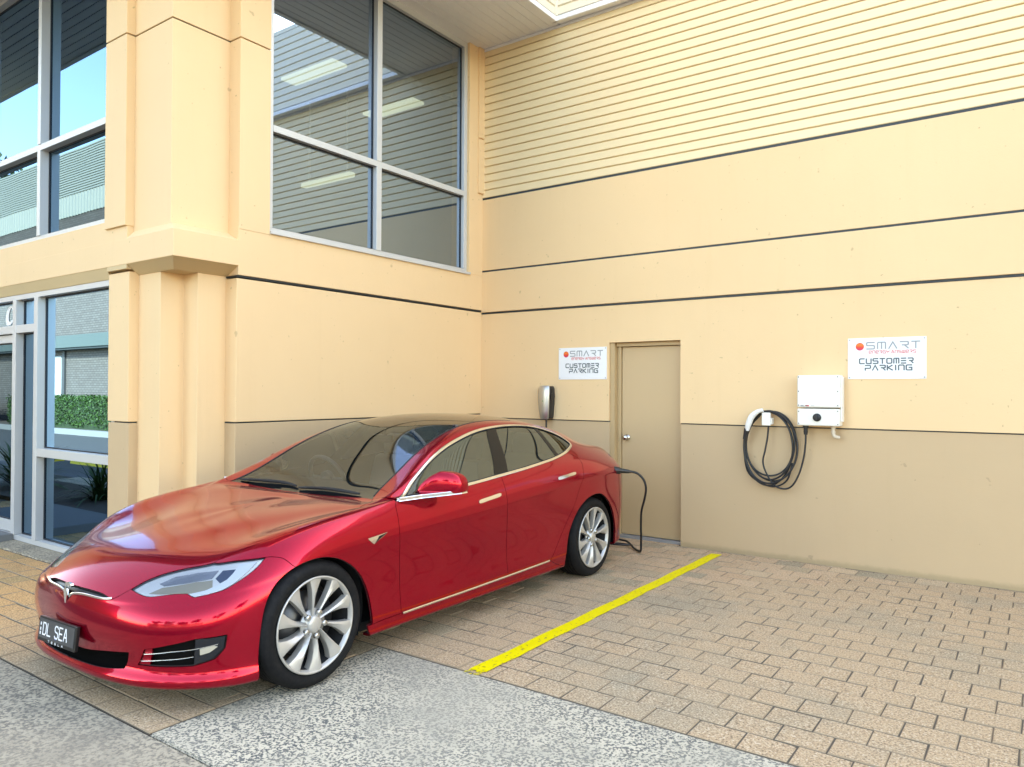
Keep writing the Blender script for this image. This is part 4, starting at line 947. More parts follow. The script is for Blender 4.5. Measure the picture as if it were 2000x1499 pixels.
# bevelled underside of the band over the entrance
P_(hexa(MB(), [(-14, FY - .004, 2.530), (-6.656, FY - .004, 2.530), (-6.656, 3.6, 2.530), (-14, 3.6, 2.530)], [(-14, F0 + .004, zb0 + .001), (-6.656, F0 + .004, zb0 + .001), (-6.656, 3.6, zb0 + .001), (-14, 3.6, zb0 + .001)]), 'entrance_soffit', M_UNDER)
P_(MB().box(-14, -11.2, F0 + .012, 3.6, -.1, 2.545), 'end_wall', M_WALL); P_(MB().box(-14, -11.2, F0 + .012, 3.6, 3.032, ZS - .001), 'end_wall', M_WALL)
# --- entrance glazing
EN = front_window('entrance_window', -11.2, -6.58, .028, 2.530, 0, 0, FY, M_PANE2)
for a, b in ((-8.665, -8.585), (-8.165, -8.085)): sub(MB().box(a, b, FY - .008, FY + .099, .078, 2.48), 'frame_post', M_ALU, EN)
for q in ((-8.085, -6.63, .905, .985), (-11.15, -8.665, 2.14, 2.22), (-8.585, -8.165, 2.14, 2.22)): sub(MB().box(q[0], q[1], FY - .004, FY + .099, q[2], q[3]), 'frame_rail', M_ALU, EN)
pane_y(EN, -8.085, -6.63, .985, 2.48, FY + .075, M_PANE2); pane_y(EN, -8.085, -6.63, .078, .905, FY + .075, M_PANE2)
pane_y(EN, -8.585, -8.165, .078, 2.14, FY + .075, M_PANE2); pane_y(EN, -8.585, -8.165, 2.22, 2.48, FY + .075, M_PANE2); pane_y(EN, -11.15, -8.665, 2.22, 2.48, FY + .075, M_PANE2)
DR = MB(); z0, z1 = .085, 2.13
DR.box(-9.62, -9.54, FY + .03, FY + .08, z0, z1); DR.box(-8.745, -8.668, FY + .03, FY + .08, z0, z1); DR.box(-9.54, -8.745, FY + .03, FY + .08, z0, .20); DR.box(-9.54, -8.745, FY + .03, FY + .08, 2.05, z1)
DR = P_(DR, 'entrance_door', M_ALU, bevel=.003); pane_y(DR, -9.54, -8.745, .20, 2.05, FY + .06, M_PANE2)
P_(MB().tube([(-9.50, FY + .03, .95), (-9.50, FY - .02, .95), (-9.50, FY - .02, 1.35), (-9.50, FY + .03, 1.35)], .012, 10), 'door_handle', M_ALU, DR, bevel=0)
pane_y(EN, -11.15, -9.63, .078, 2.14, FY + .075, M_PANE2)
# letter on the transom pane over the door: swelling brush-like C
lc = [(.92, .80), (.98, .98), (.70, 1.0), (.36, .93), (.14, .72), (.02, .40), (.05, .14), (.22, .0), (.60, .0), (.86, .09), (1.0, .24), (.78, .24), (.60, .17), (.46, .22), (.42, .42), (.50, .66), (.66, .84), (.80, .90)]
cx0, cw, cz0, ch = -9.05, .185, 2.245, .20
P_(MB().add([(cx0 + a * cw, FY + .071, cz0 + b * ch) for a, b in cr([(a, b, 0) for a, b in lc], 4, True) for a, b in [(a, b)]] if False else [(cx0 + p.x * cw, FY + .071, cz0 + p.y * ch) for p in cr([(a, b, 0) for a, b in lc], 4, True)], [list(range(len(lc) * 4))]), 'letter_c', plain('white_vinyl', (.85, .85, .85), .5), EN, bevel=0)
# --- rough concrete under the frame and the door step
sb = MB(); nx = 44; xs_ = np.linspace(-8.60, -6.66, nx); rr = random.Random(5)
vv = []
for x in xs_: vv += [(x, 3.052 + rr.uniform(-.012, .012), -.02), (x, 3.06 + rr.uniform(-.012, .012), .010 + rr.uniform(-.004, .003)), (x, 3.16, .018 + rr.uniform(-.004, .004)), (x, 3.27, .026)]
sb.add(vv, [(4 * i + k, 4 * i + k + 1, 4 * i + 5 + k, 4 * i + 4 + k) for i in range(nx - 1) for k in range(3)])
st_ = sb.build('sill_footing', M_AGG2, None, fixn=True); tag(st_, kind='structure')
stp = MB().box(-10.6, -8.60, 2.25, 3.25, -.05, .088).build('door_step', plain('grey_step', (.16, .165, .165), .8), None, bevel=.008); tag(stp, 'low grey concrete step in front of the glass entrance door', 'step')
# --- eaves: soffit boards, fascia sheets, roof
EX, EY, EF = -4.48, 7.06, 2.25; ZP = 6.96
nb = 10; bwid = (EX - XS - .02) / nb
for i in range(nb):
    x0 = XS + .03 + i * bwid * .985 - (.10 if i == 0 else 0)
    P_(MB().box(x0, XS + .03 + (i + 1) * bwid * .985 - .007, EF + .02, YB - .002, ZS, ZS + .02), 'soffit_board', M_SOFF, bevel=.004)
nb2 = 10
for i in range(nb2):
    y0 = EF + .02 + i * (3.27 - EF) / nb2
    P_(MB().box(-14, XS + .028, y0, y0 + (3.27 - EF) / nb2 - .010, ZS + .001, ZS + .021), 'soffit_board', M_SOFF, bevel=.004)
P_(MB().box(EX + .002, XR, EY + .01, YB + .002, ZS, ZS + .02), 'soffit_board', M_SOFF)
P_(MB().box(-14, EX, EF, YB + .2, ZS + .03, ZS + .05).box(EX, XR, EY, YB + .2, ZS + .03, ZS + .05), 'soffit_backing', M_JNT, bevel=0)
# cornice strip between wall cladding and soffit
P_(MB().box(XS + .05, XR, YB - .030, YB + .002, ZS - .035, ZS - .002), 'soffit_trim', M_SOFF)
fp = .105; nf = int((ZP - ZS - .06) / fp)
P_(MB().box(EX - .03, EX + .03, EF, EY, ZS - .022, ZS + .035).box(EX - .03, XR, EY - .03, EY + .03, ZS - .022, ZS + .035).box(-14, EX + .03, EF - .03, EF + .03, ZS - .022, ZS + .035), 'fascia_edge', M_SOFF, bevel=.006)
for i in range(nf):
    z = ZS + .045 + i * fp; d = .022
    pr = [(0, z), (d, z + .004), (d, z + fp * .80), (0, z + fp * .88), (0, z + fp), (-.04, z + fp), (-.04, z)]
    P_(MB().extr([(EX + a, b) for a, b in pr], 'y', EF, EY - .03), 'fascia_strip', M_FASC, bevel=0)
    P_(MB().extr([(EY - a, b) for a, b in pr], 'x', EX + .03, XR), 'fascia_strip', M_FASC, bevel=0)
    P_(MB().extr([(EF - a, b) for a, b in pr], 'x', -14, EX), 'fascia_strip', M_FASC, bevel=0)
P_(MB().box(EX - .03, EX + .045, EY - .045, EY + .03, ZS + .036, ZP + .02).box(EX - .035, EX + .045, EF - .035, EF + .06, ZS + .036, ZP + .02), 'fascia_corner', M_FASC)
P_(MB().box(-14, XR, 12, 12.2, -.1, ZP).box(-14.2, -14, 2.3, 12.2, -.1, ZP).box(XR, XR + .2, YB, 12.2, -.1, ZP), 'outer_wall', M_WALL, bevel=0)  # unseen closing walls, added to keep sunlight out of the rooms
P_(MB().prism([(-14, EF), (EX - .02, EF), (EX - .02, EY + .02), (XR, EY + .02), (XR, 12), (-14, 12)], ZP, ZP + .06), 'roof', M_FASC, bevel=0)
# --- rooms behind the glass
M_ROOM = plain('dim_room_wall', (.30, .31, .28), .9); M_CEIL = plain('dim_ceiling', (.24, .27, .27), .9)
rm = MB()
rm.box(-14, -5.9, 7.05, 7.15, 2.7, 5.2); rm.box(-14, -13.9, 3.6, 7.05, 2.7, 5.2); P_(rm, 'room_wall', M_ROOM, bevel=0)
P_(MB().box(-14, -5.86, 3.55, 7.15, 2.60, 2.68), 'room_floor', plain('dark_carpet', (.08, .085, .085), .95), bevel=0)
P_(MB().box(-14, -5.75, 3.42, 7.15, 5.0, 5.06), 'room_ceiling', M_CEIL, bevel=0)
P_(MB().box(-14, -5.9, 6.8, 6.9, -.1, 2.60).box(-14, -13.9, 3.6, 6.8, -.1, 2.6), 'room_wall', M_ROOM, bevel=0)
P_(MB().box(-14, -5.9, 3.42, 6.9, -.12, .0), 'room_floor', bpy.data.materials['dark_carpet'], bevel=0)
def m_emit(name, col, s):
    m, n, l, p = newmat(name); p.inputs['Emission Color'].default_value = (*col, 1); p.inputs['Emission Strength'].default_value = s; setp(p, col=(.8, .8, .8)); return m
M_TUBE = m_emit('lit_fluorescent_diffuser', (.93, 1.0, .82), .2)
for i, (x, y) in enumerate(((-6.40, 5.24), (-6.43, 6.47))):
    P_(MB().box(x - .42, x + .42, y - .10, y + .10, 4.97, 4.999), 'ceiling_light', M_TUBE, bevel=.003)
P_(MB().box(-7.20, -6.35, 5.72, 5.80, 3.98, 4.03), 'batten_light', M_TUBE, bevel=.006)
P_(MB().box(-7.10, -7.09, 5.75, 5.77, 4.03, 5.0).box(-6.45, -6.44, 5.75, 5.77, 4.03, 5.0), 'light_rod', M_ALU, bevel=0)

# ------------------------------------------------------------------ stroke lettering
G = {'S': [[(1, 1), (.12, 1), (0, .92), (0, .60), (.12, .52), (.88, .52), (1, .44), (1, .08), (.88, 0), (0, 0)]],
 'M': [[(0, 0), (0, .9), (.1, 1), (.9, 1), (1, .9), (1, 0)], [(.5, .97), (.5, 0)]], 'A': [[(0, 0), (.5, 1), (1, 0)]],
 'R': [[(0, 1), (.9, 1), (1, .92), (1, .58), (.9, .5), (.25, .5)], [(.55, .47), (1, 0)]], 'T': [[(0, 1), (1, 1)], [(.5, .97), (.5, 0)]],
 'E': [[(.05, 1), (1, 1)], [(.05, .5), (1, .5)], [(.05, 0), (1, 0)]], 'C': [[(1, 1), (.15, 1), (0, .88), (0, .12), (.15, 0), (1, 0)]],
 'U': [[(0, 1), (0, .12), (.15, 0), (1, 0), (1, 1)]], 'O': [[(.15, 0), (0, .12), (0, .88), (.15, 1), (.85, 1), (1, .88), (1, .12), (.85, 0), (.15, 0)]],
 'P': [[(0, 0), (0, .42), (.9, .42), (1, .52), (1, .92), (.9, 1), (0, 1)]], 'K': [[(0, 1), (0, 0)], [(.9, 1), (.12, .52), (.95, 0)]], 'I': [[(.5, 1), (.5, 0)]],
 'N': [[(0, 0), (0, .88), (.15, 1), (.85, 1), (1, .88), (1, 0)]], 'G': [[(1, 1), (.15, 1), (0, .88), (0, .12), (.15, 0), (1, 0), (1, .5), (.5, .5)]],
 'e': [[(0, .5), (1, .5), (1, .95), (.9, 1), (.1, 1), (0, .9), (0, .1), (.1, 0), (1, 0)]], 'Y': [[(0, 1), (0, .55), (1, .55)], [(1, 1), (1, .55), (.5, .5), (.5, 0)]],
 'W': [[(0, 1), (0, .1), (.1, 0), (.9, 0), (1, .1), (1, 1)], [(.5, 1), (.5, .03)]], 'D': [[(0, 0), (0, 1), (.7, 1), (1, .8), (1, .2), (.7, 0), (0, 0)]], 'L': [[(0, 1), (0, 0), (1, 0)]],
 'a': [[(0, 0), (.42, 1), (.58, 1), (1, 0)], [(.18, .33), (.82, .33)]], 'b': [[(0, 0), (0, 1), (1, 1)], [(0, .5), (.85, .5)], [(0, 0), (1, 0)]], 's': [[(1, .85), (.8, 1), (.2, 1), (0, .85), (0, .65), (.2, .53), (.8, .47), (1, .35), (1, .15), (.8, 0), (.2, 0), (0, .15)]]}
def strokes(mb, text, x, z, w, h, gap, th, y, space=.8):
    """flat letters in the xz plane facing -y; returns the end"""
    lay = 0
    for ch in text:
        if ch == ' ': x += w * space; continue
        ww = w * (.3 if ch == 'I' else 1)
        for pl in G[ch]:
            P = [(x + a * ww, z + b * h) for a, b in pl]; m = len(P); L, Rr = [], []
            clo = P[0] == P[-1]
            for i in range(m):
                a = P[i - 1] if i else (P[-2] if clo else None); b = P[i + 1] if i < m - 1 else (P[1] if clo else None)
                ds = []
                if a: d = Vector((P[i][0] - a[0], P[i][1] - a[1])).normalized(); ds.append(d)
                if b: d = Vector((b[0] - P[i][0], b[1] - P[i][1])).normalized(); ds.append(d)
                t = sum(ds, Vector((0, 0))).normalized(); nn = Vector((-t.y, t.x)); c = nn.dot(Vector((-ds[0].y, ds[0].x))); k = th / 2 / max(.5, c)
                ext = Vector((0, 0))
                if not clo and i == 0: ext = -ds[0] * th * .3
                if not clo and i == m - 1: ext = ds[0] * th * .3
                L.append((P[i][0] + nn.x * k + ext.x, y - lay, P[i][1] + nn.y * k + ext.y)); Rr.append((P[i][0] - nn.x * k + ext.x, y - lay, P[i][1] - nn.y * k + ext.y))
            mb.add(L + Rr, [(i, i + 1, m + i + 1, m + i) for i in range(m - 1)]); lay += .00012
            if lay > .0007: lay = 0
        x += ww + gap
    return x - gap
M_SIGN = plain('white_sign_panel', (.80, .80, .81), .35); M_TGREY = plain('grey_print', (.30, .32, .33), .5); M_TDARK = plain('dark_slate_print', (.07, .10, .115), .5); M_TRED = plain('red_print', (.72, .06, .06), .5)
def m_ball():
    m, n, l, p = newmat('orange_red_print'); t = n.new('ShaderNodeTexCoord').outputs['Generated']; s = n.new('ShaderNodeSeparateXYZ'); l.new(t, s.inputs[0])
    a = noise(n, l, 3, 1, .5, t); r = ramp(n, l, s.outputs[2], [(0, (.62, .02, .14)), (.4, (.80, .05, .02)), (.75, (.90, .22, .02)), (1, (.75, .06, .02))]); l.new(r.outputs[0], p.inputs['Base Color']); setp(p, rough=.5); return m
M_BALL = m_ball()
def sign(x0, x1, z0, z1, label, bow):
    cx, cz, w, h = (x0 + x1) / 2, (z0 + z1) / 2, x1 - x0, z1 - z0
    S = empty('parking_sign', (cx, YB, cz)); tag(S, label, 'sign', 'customer parking signs on the back wall')
    y = -.006
    n = 12; v = []
    for i in range(n + 1):
        t = -1 + 2 * i / n; v += [(t * w / 2, -.0045 - bow * (1 - t * t), -h / 2), (t * w / 2, -.0045 - bow * (1 - t * t), h / 2), (t * w / 2, -.0015 - bow * (1 - t * t), -h / 2), (t * w / 2, -.0015 - bow * (1 - t * t), h / 2)]
    f = []
    for i in range(n): f += [(4 * i, 4 * i + 4, 4 * i + 5, 4 * i + 1), (4 * i + 2, 4 * i + 3, 4 * i + 7, 4 * i + 6), (4 * i, 4 * i + 2, 4 * i + 6, 4 * i + 4), (4 * i + 1, 4 * i + 5, 4 * i + 7, 4 * i + 3)]
    f += [(0, 1, 3, 2), (4 * n, 4 * n + 2, 4 * n + 3, 4 * n + 1)]
    MB().add(v, f).build('sign_panel', M_SIGN, S); y = -.0056 - bow
    k = w / .615
    t1 = MB(); strokes(t1, 'SMART', -.155 * k, .083 * k, .062 * k, .056 * k, .026 * k, .0105 * k, y); t1.build('lettering', M_TGREY, S, fixn=False)
    t2 = MB(); strokes(t2, 'eNeRGY aNSWeRS', -.136 * k, .043 * k, .0195 * k, .024 * k, .0085 * k, .0042 * k, y, .5); t2.build('lettering', M_TRED, S, fixn=False)
    t3 = MB(); strokes(t3, 'CUSTOMER', -.212 * k, -.045 * k, .038 * k, .042 * k, .0165 * k, .0100 * k, y); strokes(t3, 'PARKING', -.166 * k, -.104 * k, .042 * k, .042 * k, .0165 * k, .0100 * k, y); t3.build('lettering', M_TDARK, S, fixn=False)
    b = MB(); b.add([(-.210 * k + .034 * k * math.cos(a), y, .105 * k + .034 * k * math.sin(a)) for a in np.linspace(0, 2 * math.pi, 28, endpoint=False)], [list(range(28))]); b.build('round_logo', M_BALL, S, fixn=False)
    me = None
    for sx in (-1, 1):
        for sz in (-1, 1):
            if me is None: o = MB().lathe([(0, .006), (-.002, .006), (-.003, .003), (-.003, 0)], (0, 0, 0), 'y', 12).build('screw', plain('sign_screw', (.35, .36, .37), .3, .9) if 'sign_screw' not in bpy.data.materials else bpy.data.materials['sign_screw'], S); me = o.data
            else: o = link('screw', me, S)
            o.location = (sx * (w / 2 - .014), -.005, sz * (h / 2 - .014))
sign(-4.489, -3.878, 1.703, 2.057, 'white customer parking sign just left of the olive door', .0)
sign(-1.442, -.824, 1.692, 2.053, 'white customer parking sign above and right of the white inverter', .0)

# ------------------------------------------------------------------ wall charger
WC = empty('wall_charger', (-4.612, YB, 1.254)); tag(WC, 'silver and black car charger on the wall beside the left parking sign', 'charger')
def loft(mb, secs, smooth=True):
    n = len(secs[0]); v = [p for s in secs for p in s]
    mb.add(v, [[i * n + k, i * n + (k + 1) % n, (i + 1) * n + (k + 1) % n, (i + 1) * n + k] for i in range(len(secs) - 1) for k in range(n)], smooth)
    mb.add(secs[0], [list(range(n))[::-1]]); mb.add(secs[-1], [list(range(n))]); return mb
bd = MB(); sec = []
for z, w, d in ((.004, .048, .085), (.03, .056, .098), (.15, .066, .112), (.28, .072, .116), (.345, .068, .108), (.375, .052, .085)):
    sec.append([(-w, -.002, z), (w, -.002, z), (w, -d * .55, z), (w * .82, -d, z), (-w * .82, -d, z), (-w, -d * .55, z)])
loft(bd, sec, False).build('charger_body', plain('black_plastic', (.014, .015, .017), .3), WC, bevel=.004)
fc = MB(); sec = []
for z, w, d in ((.0, .046, .128), (.012, .053, .134), (.10, .064, .143), (.20, .071, .147), (.30, .073, .145), (.355, .069, .138), (.378, .058, .126)):
    pts = []
    for t in np.linspace(-1, 1, 9): pts.append((t * w, -d + .016 * t * t, z))
    pts += [(w, -d + .030, z), (-w, -d + .030, z)]
    sec.append(pts)
loft(fc, sec).build('charger_cover', plain('brushed_silver', (.52, .51, .47), .32, .8), WC); 
MB().box(-.006, .006, -.150, -.146, .20, .21).build('indicator', plain('indicator_green', (.1, .3, .1), .4), WC)
MB().cyl((.070, -.055, .255), (.078, -.055, .255), .042, n=20).build('cable_hook', bpy.data.materials['black_plastic'], WC)
M_CABLE = plain('black_cable', (.012, .013, .015), .45)
cb = MB(); path = cr([(-4.612, 7.11, 1.27), (-4.612, 7.11, 1.05), (-4.60, 7.10, .6), (-4.45, 7.08, .25), (-4.2, 7.02, .04), (-3.95, 6.9, .016), (-3.72, 6.80, .016), (-3.55, 6.86, .016), (-3.44, 6.86, .016), (-3.42, 6.80, .030), (-3.55, 6.735, .030), (-3.75, 6.78, .030), (-3.70, 6.90, .043), (-3.52, 6.91, .043), (-3.42, 6.84, .030), (-3.33, 6.74, .018), (-3.24, 6.655, .016), (-3.205, 6.62, .020), (-3.185, 6.595, .045), (-3.17, 6.57, .14), (-3.115, 6.45, .33), (-3.05, 6.33, .47), (-2.985, 6.26, .60), (-2.955, 6.22, .695), (-2.968, 6.20, .770), (-3.01, 6.17, .825), (-3.055, 6.13, .846), (-3.085, 6.10, .850)], 10)
EC = cb.tube(path, .0105, 10).build('charging_cable', M_CABLE); tag(EC, 'black charging cable looping from the ground up to the rear of the red car', 'cable')
pl = MB(); p0 = Vector((-3.165, 6.015, .862)); p1 = Vector((-3.075, 6.105, .848)); d = (p1 - p0)
pl.cyl(p0 - d * .15, p0 + d * .22, .034, .033, 20); pl.cyl(p0 + d * .22, p0 + d * .45, .033, .026, 20); pl.cyl(p0 + d * .45, p0 + d * 1.05, .024, .017, 20); pl.cyl(p0 + d * 1.05, p0 + d * 1.2, .015, .012, 14)
pl.build('plug', bpy.data.materials['black_plastic'], EC)

# ------------------------------------------------------------------ inverter with its boxes
IV = empty('inverter', (-1.662, YB, 1.27)); tag(IV, 'white solar inverter box with black rotary switch on the right of the wall', 'inverter')
M_INV = plain('white_powder_coat', (.80, .77, .70), .42); hw = .1825
MB().box(-hw, hw, -.150, -.012, .165, .456).build('upper_box', M_INV, IV, bevel=.012, seg=3)
MB().box(-hw - .001, hw - .004, -.146, -.012, .0, .154).build('lower_box', M_INV, IV, bevel=.012, seg=3)
MB().box(-.14, .14, -.013, 0, .03, .43).build('mounting_plate', plain('zinc_plate', (.45, .45, .44), .4, .7), IV)
me = None
for x, z in [(-hw + .014, .44), (hw - .018, .44), (-hw + .014, .31), (hw - .018, .31), (-hw + .014, .185), (hw - .018, .185), (-hw + .014, .128), (hw - .018, .135), (-hw + .014, .020), (hw - .018, .018)]:
    if me is None: o = MB().lathe([(0, .0048), (-.002, .0048), (-.002, 0)], (0, 0, 0), 'y', 10).build('screw', M_CABLE, IV); me = o.data
    else: o = link('screw', me, IV)
    o.location = (x, -.1505 if z > .16 else -.1465, z)
ks = MB(); ks.lathe([(0, .036), (-.006, .036), (-.006, .030), (-.022, .029), (-.024, .026), (-.024, 0)], (-.010, -.146, .076), 'y', 28); ks.box(-.016, -.004, -.178, -.168, .050, .102); ks.build('rotary_switch', M_CABLE, IV, fixn=True)
tx = MB(); strokes(tx, 'sbLae', -.150, .176, .0085, .009, .004, .0026, -.1508); tx.box(-.062, -.030, -.1508, -.1500, .181, .183); tx.build('print', M_TDARK, IV, fixn=False)
tr = MB(); tr.box(-.108, -.078, -.1508, -.1500, .175, .187); tr.build('print', M_TRED, IV, fixn=False)
MB().box(hw - .004, hw + .012, -.11, -.03, .04, .44).build('heat_sink', M_INV, IV, bevel=.004)
gl = MB(); gl.cyl((-.125, -.075, .004), (-.125, -.075, -.018), .026, n=12, smooth=False); gl.cyl((-.125, -.075, -.018), (-.125, -.075, -.050), .019, .018, 16); gl.cyl((-.125, -.075, -.050), (-.125, -.075, -.085), .020, .016, 12); gl.build('cable_gland', M_CABLE, IV)
cd = MB(); cd.tube(cr([(.112, -.075, .004), (.112, -.075, -.05), (.114, -.075, -.075), (.125, -.072, -.092), (.142, -.062, -.100), (.155, -.05, -.102)], 6), .0165, 14); cd.cyl((.112, -.075, .0), (.112, -.075, -.02), .021, n=14); cd.cyl((.112, -.075, -.045), (.112, -.075, -.06), .020, n=14); cd.build('conduit_elbow', plain('beige_conduit', (.62, .52, .40), .5), IV)

# ------------------------------------------------------------------ coiled cable on its bracket
HB = empty('cable_bracket', (-2.135, YB, 1.32)); tag(HB, 'small white wall bracket holding the coiled black cable', 'bracket')
MB().box(-.040, .040, -.115, -.085, -.062, .060).build('bracket_box', M_INV, HB, bevel=.007); MB().box(-.022, .022, -.086, 0, -.03, .03).build('bracket_arm', M_INV, HB, bevel=.004); MB().box(.028, .050, -.10, -.03, -.05, .01).build('bracket_clip', M_INV, HB, bevel=.004)
cc = []; rr = random.Random(4)
loops = [(-2.118, 1.075, .232, .318, 7.112), (-2.108, 1.055, .245, .338, 7.095), (-2.125, 1.085, .218, .305, 7.128), (-2.104, 1.065, .236, .326, 7.140), (-2.128, 1.045, .226, .345, 7.105)]
path = [(-2.13, 7.09, 1.36)]
tlast = None
for i, (cx, cz, rx, rz, cy) in enumerate(loops):
    for k in range(16):
        t = math.pi / 2 + .15 - (k + (0 if i else 0)) * 2 * math.pi / 16
        wob = 1 + .02 * math.sin(3 * t + i * 1.7)
        path.append((cx + rx * wob * math.cos(t), cy + .012 * math.sin(2 * t + i), cz + rz * wob * math.sin(t)))
path += [(-2.16, 7.11, 1.392), (-2.29, 7.115, 1.27), (-2.352, 7.12, 1.06), (-2.325, 7.12, .82), (-2.20, 7.12, .715), (-2.06, 7.11, .690), (-1.95, 7.10, .76), (-1.90, 7.09, .92)]
CC = MB().tube(cr(path, 5), .0085, 8).build('coiled_cable', M_CABLE); tag(CC, 'black charging lead coiled in loops on the olive wall base left of the inverter', 'cable', None)
MB().tube(cr([(-2.12, 7.10, 1.27), (-2.130, 7.10, 1.15), (-2.150, 7.09, 1.02), (-2.168, 7.085, .92), (-2.14, 7.085, .82), (-2.07, 7.09, .71), (-1.99, 7.10, .675), (-1.91, 7.10, .705), (-1.845, 7.10, .82), (-1.805, 7.105, .97), (-1.789, 7.105, 1.10), (-1.787, 7.105, 1.19)], 8), .0085, 8).build('cable_tail', M_CABLE, CC)
hd = MB(); pp = cr([(-2.315, 7.075, 1.205), (-2.302, 7.07, 1.26), (-2.270, 7.065, 1.335), (-2.215, 7.06, 1.385), (-2.16, 7.06, 1.402)], 6); hd.tube(pp, [.019 + .010 * math.sin(math.pi * min(1, i / 20)) for i in range(len(pp))], 14); hd.build('connector_handle', plain('white_connector', (.82, .81, .79), .4), CC)
MB().cyl((-2.320, 7.076, 1.225), (-2.340, 7.08, 1.12), .023, .017, 14).build('connector_boot', M_CABLE, CC)

# ------------------------------------------------------------------ sheet of paper inside the car and the writing on the number plate
pp_ = MB().box(-.10, .10, -.001, .001, -.075, .075).build('paper_sheet', plain('white_paper', (.75, .76, .75), .7)); pp_.location = (-4.085 + .74, 2.62 + 1.48, 1.00); pp_.rotation_euler = (R(-22), R(8), R(62)); tag(pp_, 'white paper sheet propped inside the front side window of the red car', 'paper')
pt_ = MB(); strokes(pt_, 'DL SEA'.replace('S', 's').replace('E', 'b').replace('A', 'a'), -.135, -.026, .032, .062, .0135, .0082, -.0135, 1.0); pt_.build('plate_letters', M_SIGN, PL, fixn=False)
pt_ = MB(); strokes(pt_, 'TbsLa', -.075, -.0605, .0125, .0095, .022, .0026, -.0112); pt_.build('plate_frame_letters', M_SIGN, PL, fixn=False)
pt_ = MB()
for z in (-.022, .0, .028): pt_.box(-.166, -.156, -.0135, -.0128, z - .008, z + .008)
pt_.build('plate_side_mark', M_SIGN, PL, fixn=False)
MB().box(-.006, .006, -.0135, -.0128, -.034, -.020).build('plate_emblem', plain('plate_blue', (.08, .12, .45), .5), PL)
# ------------------------------------------------------------------ across the road: what the glass mirrors
BY = -7.44
def m_brick():
    m, n, l, p = newmat('pale_brickwork'); t = n.new('ShaderNodeTexCoord').outputs['Object']
    mp = n.new('ShaderNodeMapping'); mp.inputs['Rotation'].default_value = (R(90), 0, 0); l.new(t, mp.inputs[0])
    b = n.new('ShaderNodeTexBrick'); l.new(mp.outputs[0], b.inputs['Vector']); b.inputs['Scale'].default_value = 1; b.inputs['Brick Width'].default_value = .25; b.inputs['Row Height'].default_value = .090; b.inputs['Mortar Size'].default_value = .010; b.inputs['Mortar Smooth'].default_value = .2
    b.inputs['Color1'].default_value = (.14, .12, .105, 1); b.inputs['Color2'].default_value = (.11, .09, .078, 1); b.inputs['Mortar'].default_value = (.045, .04, .035, 1)
    l.new(b.outputs[0], p.inputs['Base Color']); setp(p, rough=.85); bump(n, l, b.outputs['Fac'], -.4, .01, p); return m
M_BRICK = m_brick(); M_RIB = plain('pale_green_sheet', (.34, .35, .30), .5); M_FASG = plain('pale_green_fascia', (.065, .085, .075), .5)
OB = empty('brick_building', (-34, BY, 0)); tag(OB, 'long pale brick building with green fascia mirrored in the entrance glass', 'building')
def Q_(mb, name, mat, par=None):
    o = mb.build(name, mat, par or OB); o.data.transform(Matrix.Translation((34, -BY, 0))); return o
Q_(MB().box(-75, -17, BY - 8, BY, -.1, 8.55), 'brick_wall', M_BRICK)
Q_(MB().box(-75, -16.9, BY, BY + .45, 3.2, 3.68), 'fascia', M_FASG); Q_(MB().box(-75, -16.9, BY + .002, BY + .40, 3.12, 3.2), 'eave_soffit', plain('dark_soffit', (.03, .04, .04), .8))
vr = MB(); hr = MB(); nrb = int(58 / .25)
for i in range(nrb): vr.extr([(-75 + i * .25 + a, BY + b) for a, b in ((0, 0), (.05, .05), (.15, .05), (.20, 0))], 'y', 0, 0) if False else vr.prism([(-75 + i * .25, BY), (-75 + i * .25 + .2, BY), (-75 + i * .25 + .15, BY + .05), (-75 + i * .25 + .05, BY + .05)], 8.55, 9.40)
vr.box(-75, -17, BY - .05, BY, 8.55, 9.40); v_ = Q_(vr, 'ribbed_sheet', M_RIB); v_['kind'] = 'stuff'
for i in range(18): hr.extr([(BY, 9.42 + i * .1), (BY + .05, 9.43 + i * .1), (BY + .05, 9.49 + i * .1), (BY, 9.51 + i * .1)], 'x', -75, -17)
hr.box(-75, -17, BY - 8, BY, 9.40, 11.22); h_ = Q_(hr, 'upper_sheet', M_RIB); h_['kind'] = 'stuff'
dd = Q_(MB().box(-33.75, -32.75, BY, BY + .06, 0, 2.9), 'side_door', plain('white_door_paint', (.40, .41, .40), .5)); Q_(MB().box(-32.62, -32.40, BY + .001, BY + .08, 0, 3.1), 'downpipe', plain('dark_pipe', (.05, .05, .05), .6)); Q_(MB().box(-36.6, -35.2, BY, BY + .05, 0, 3.0), 'dark_opening', bpy.data.materials['dark_soffit'])
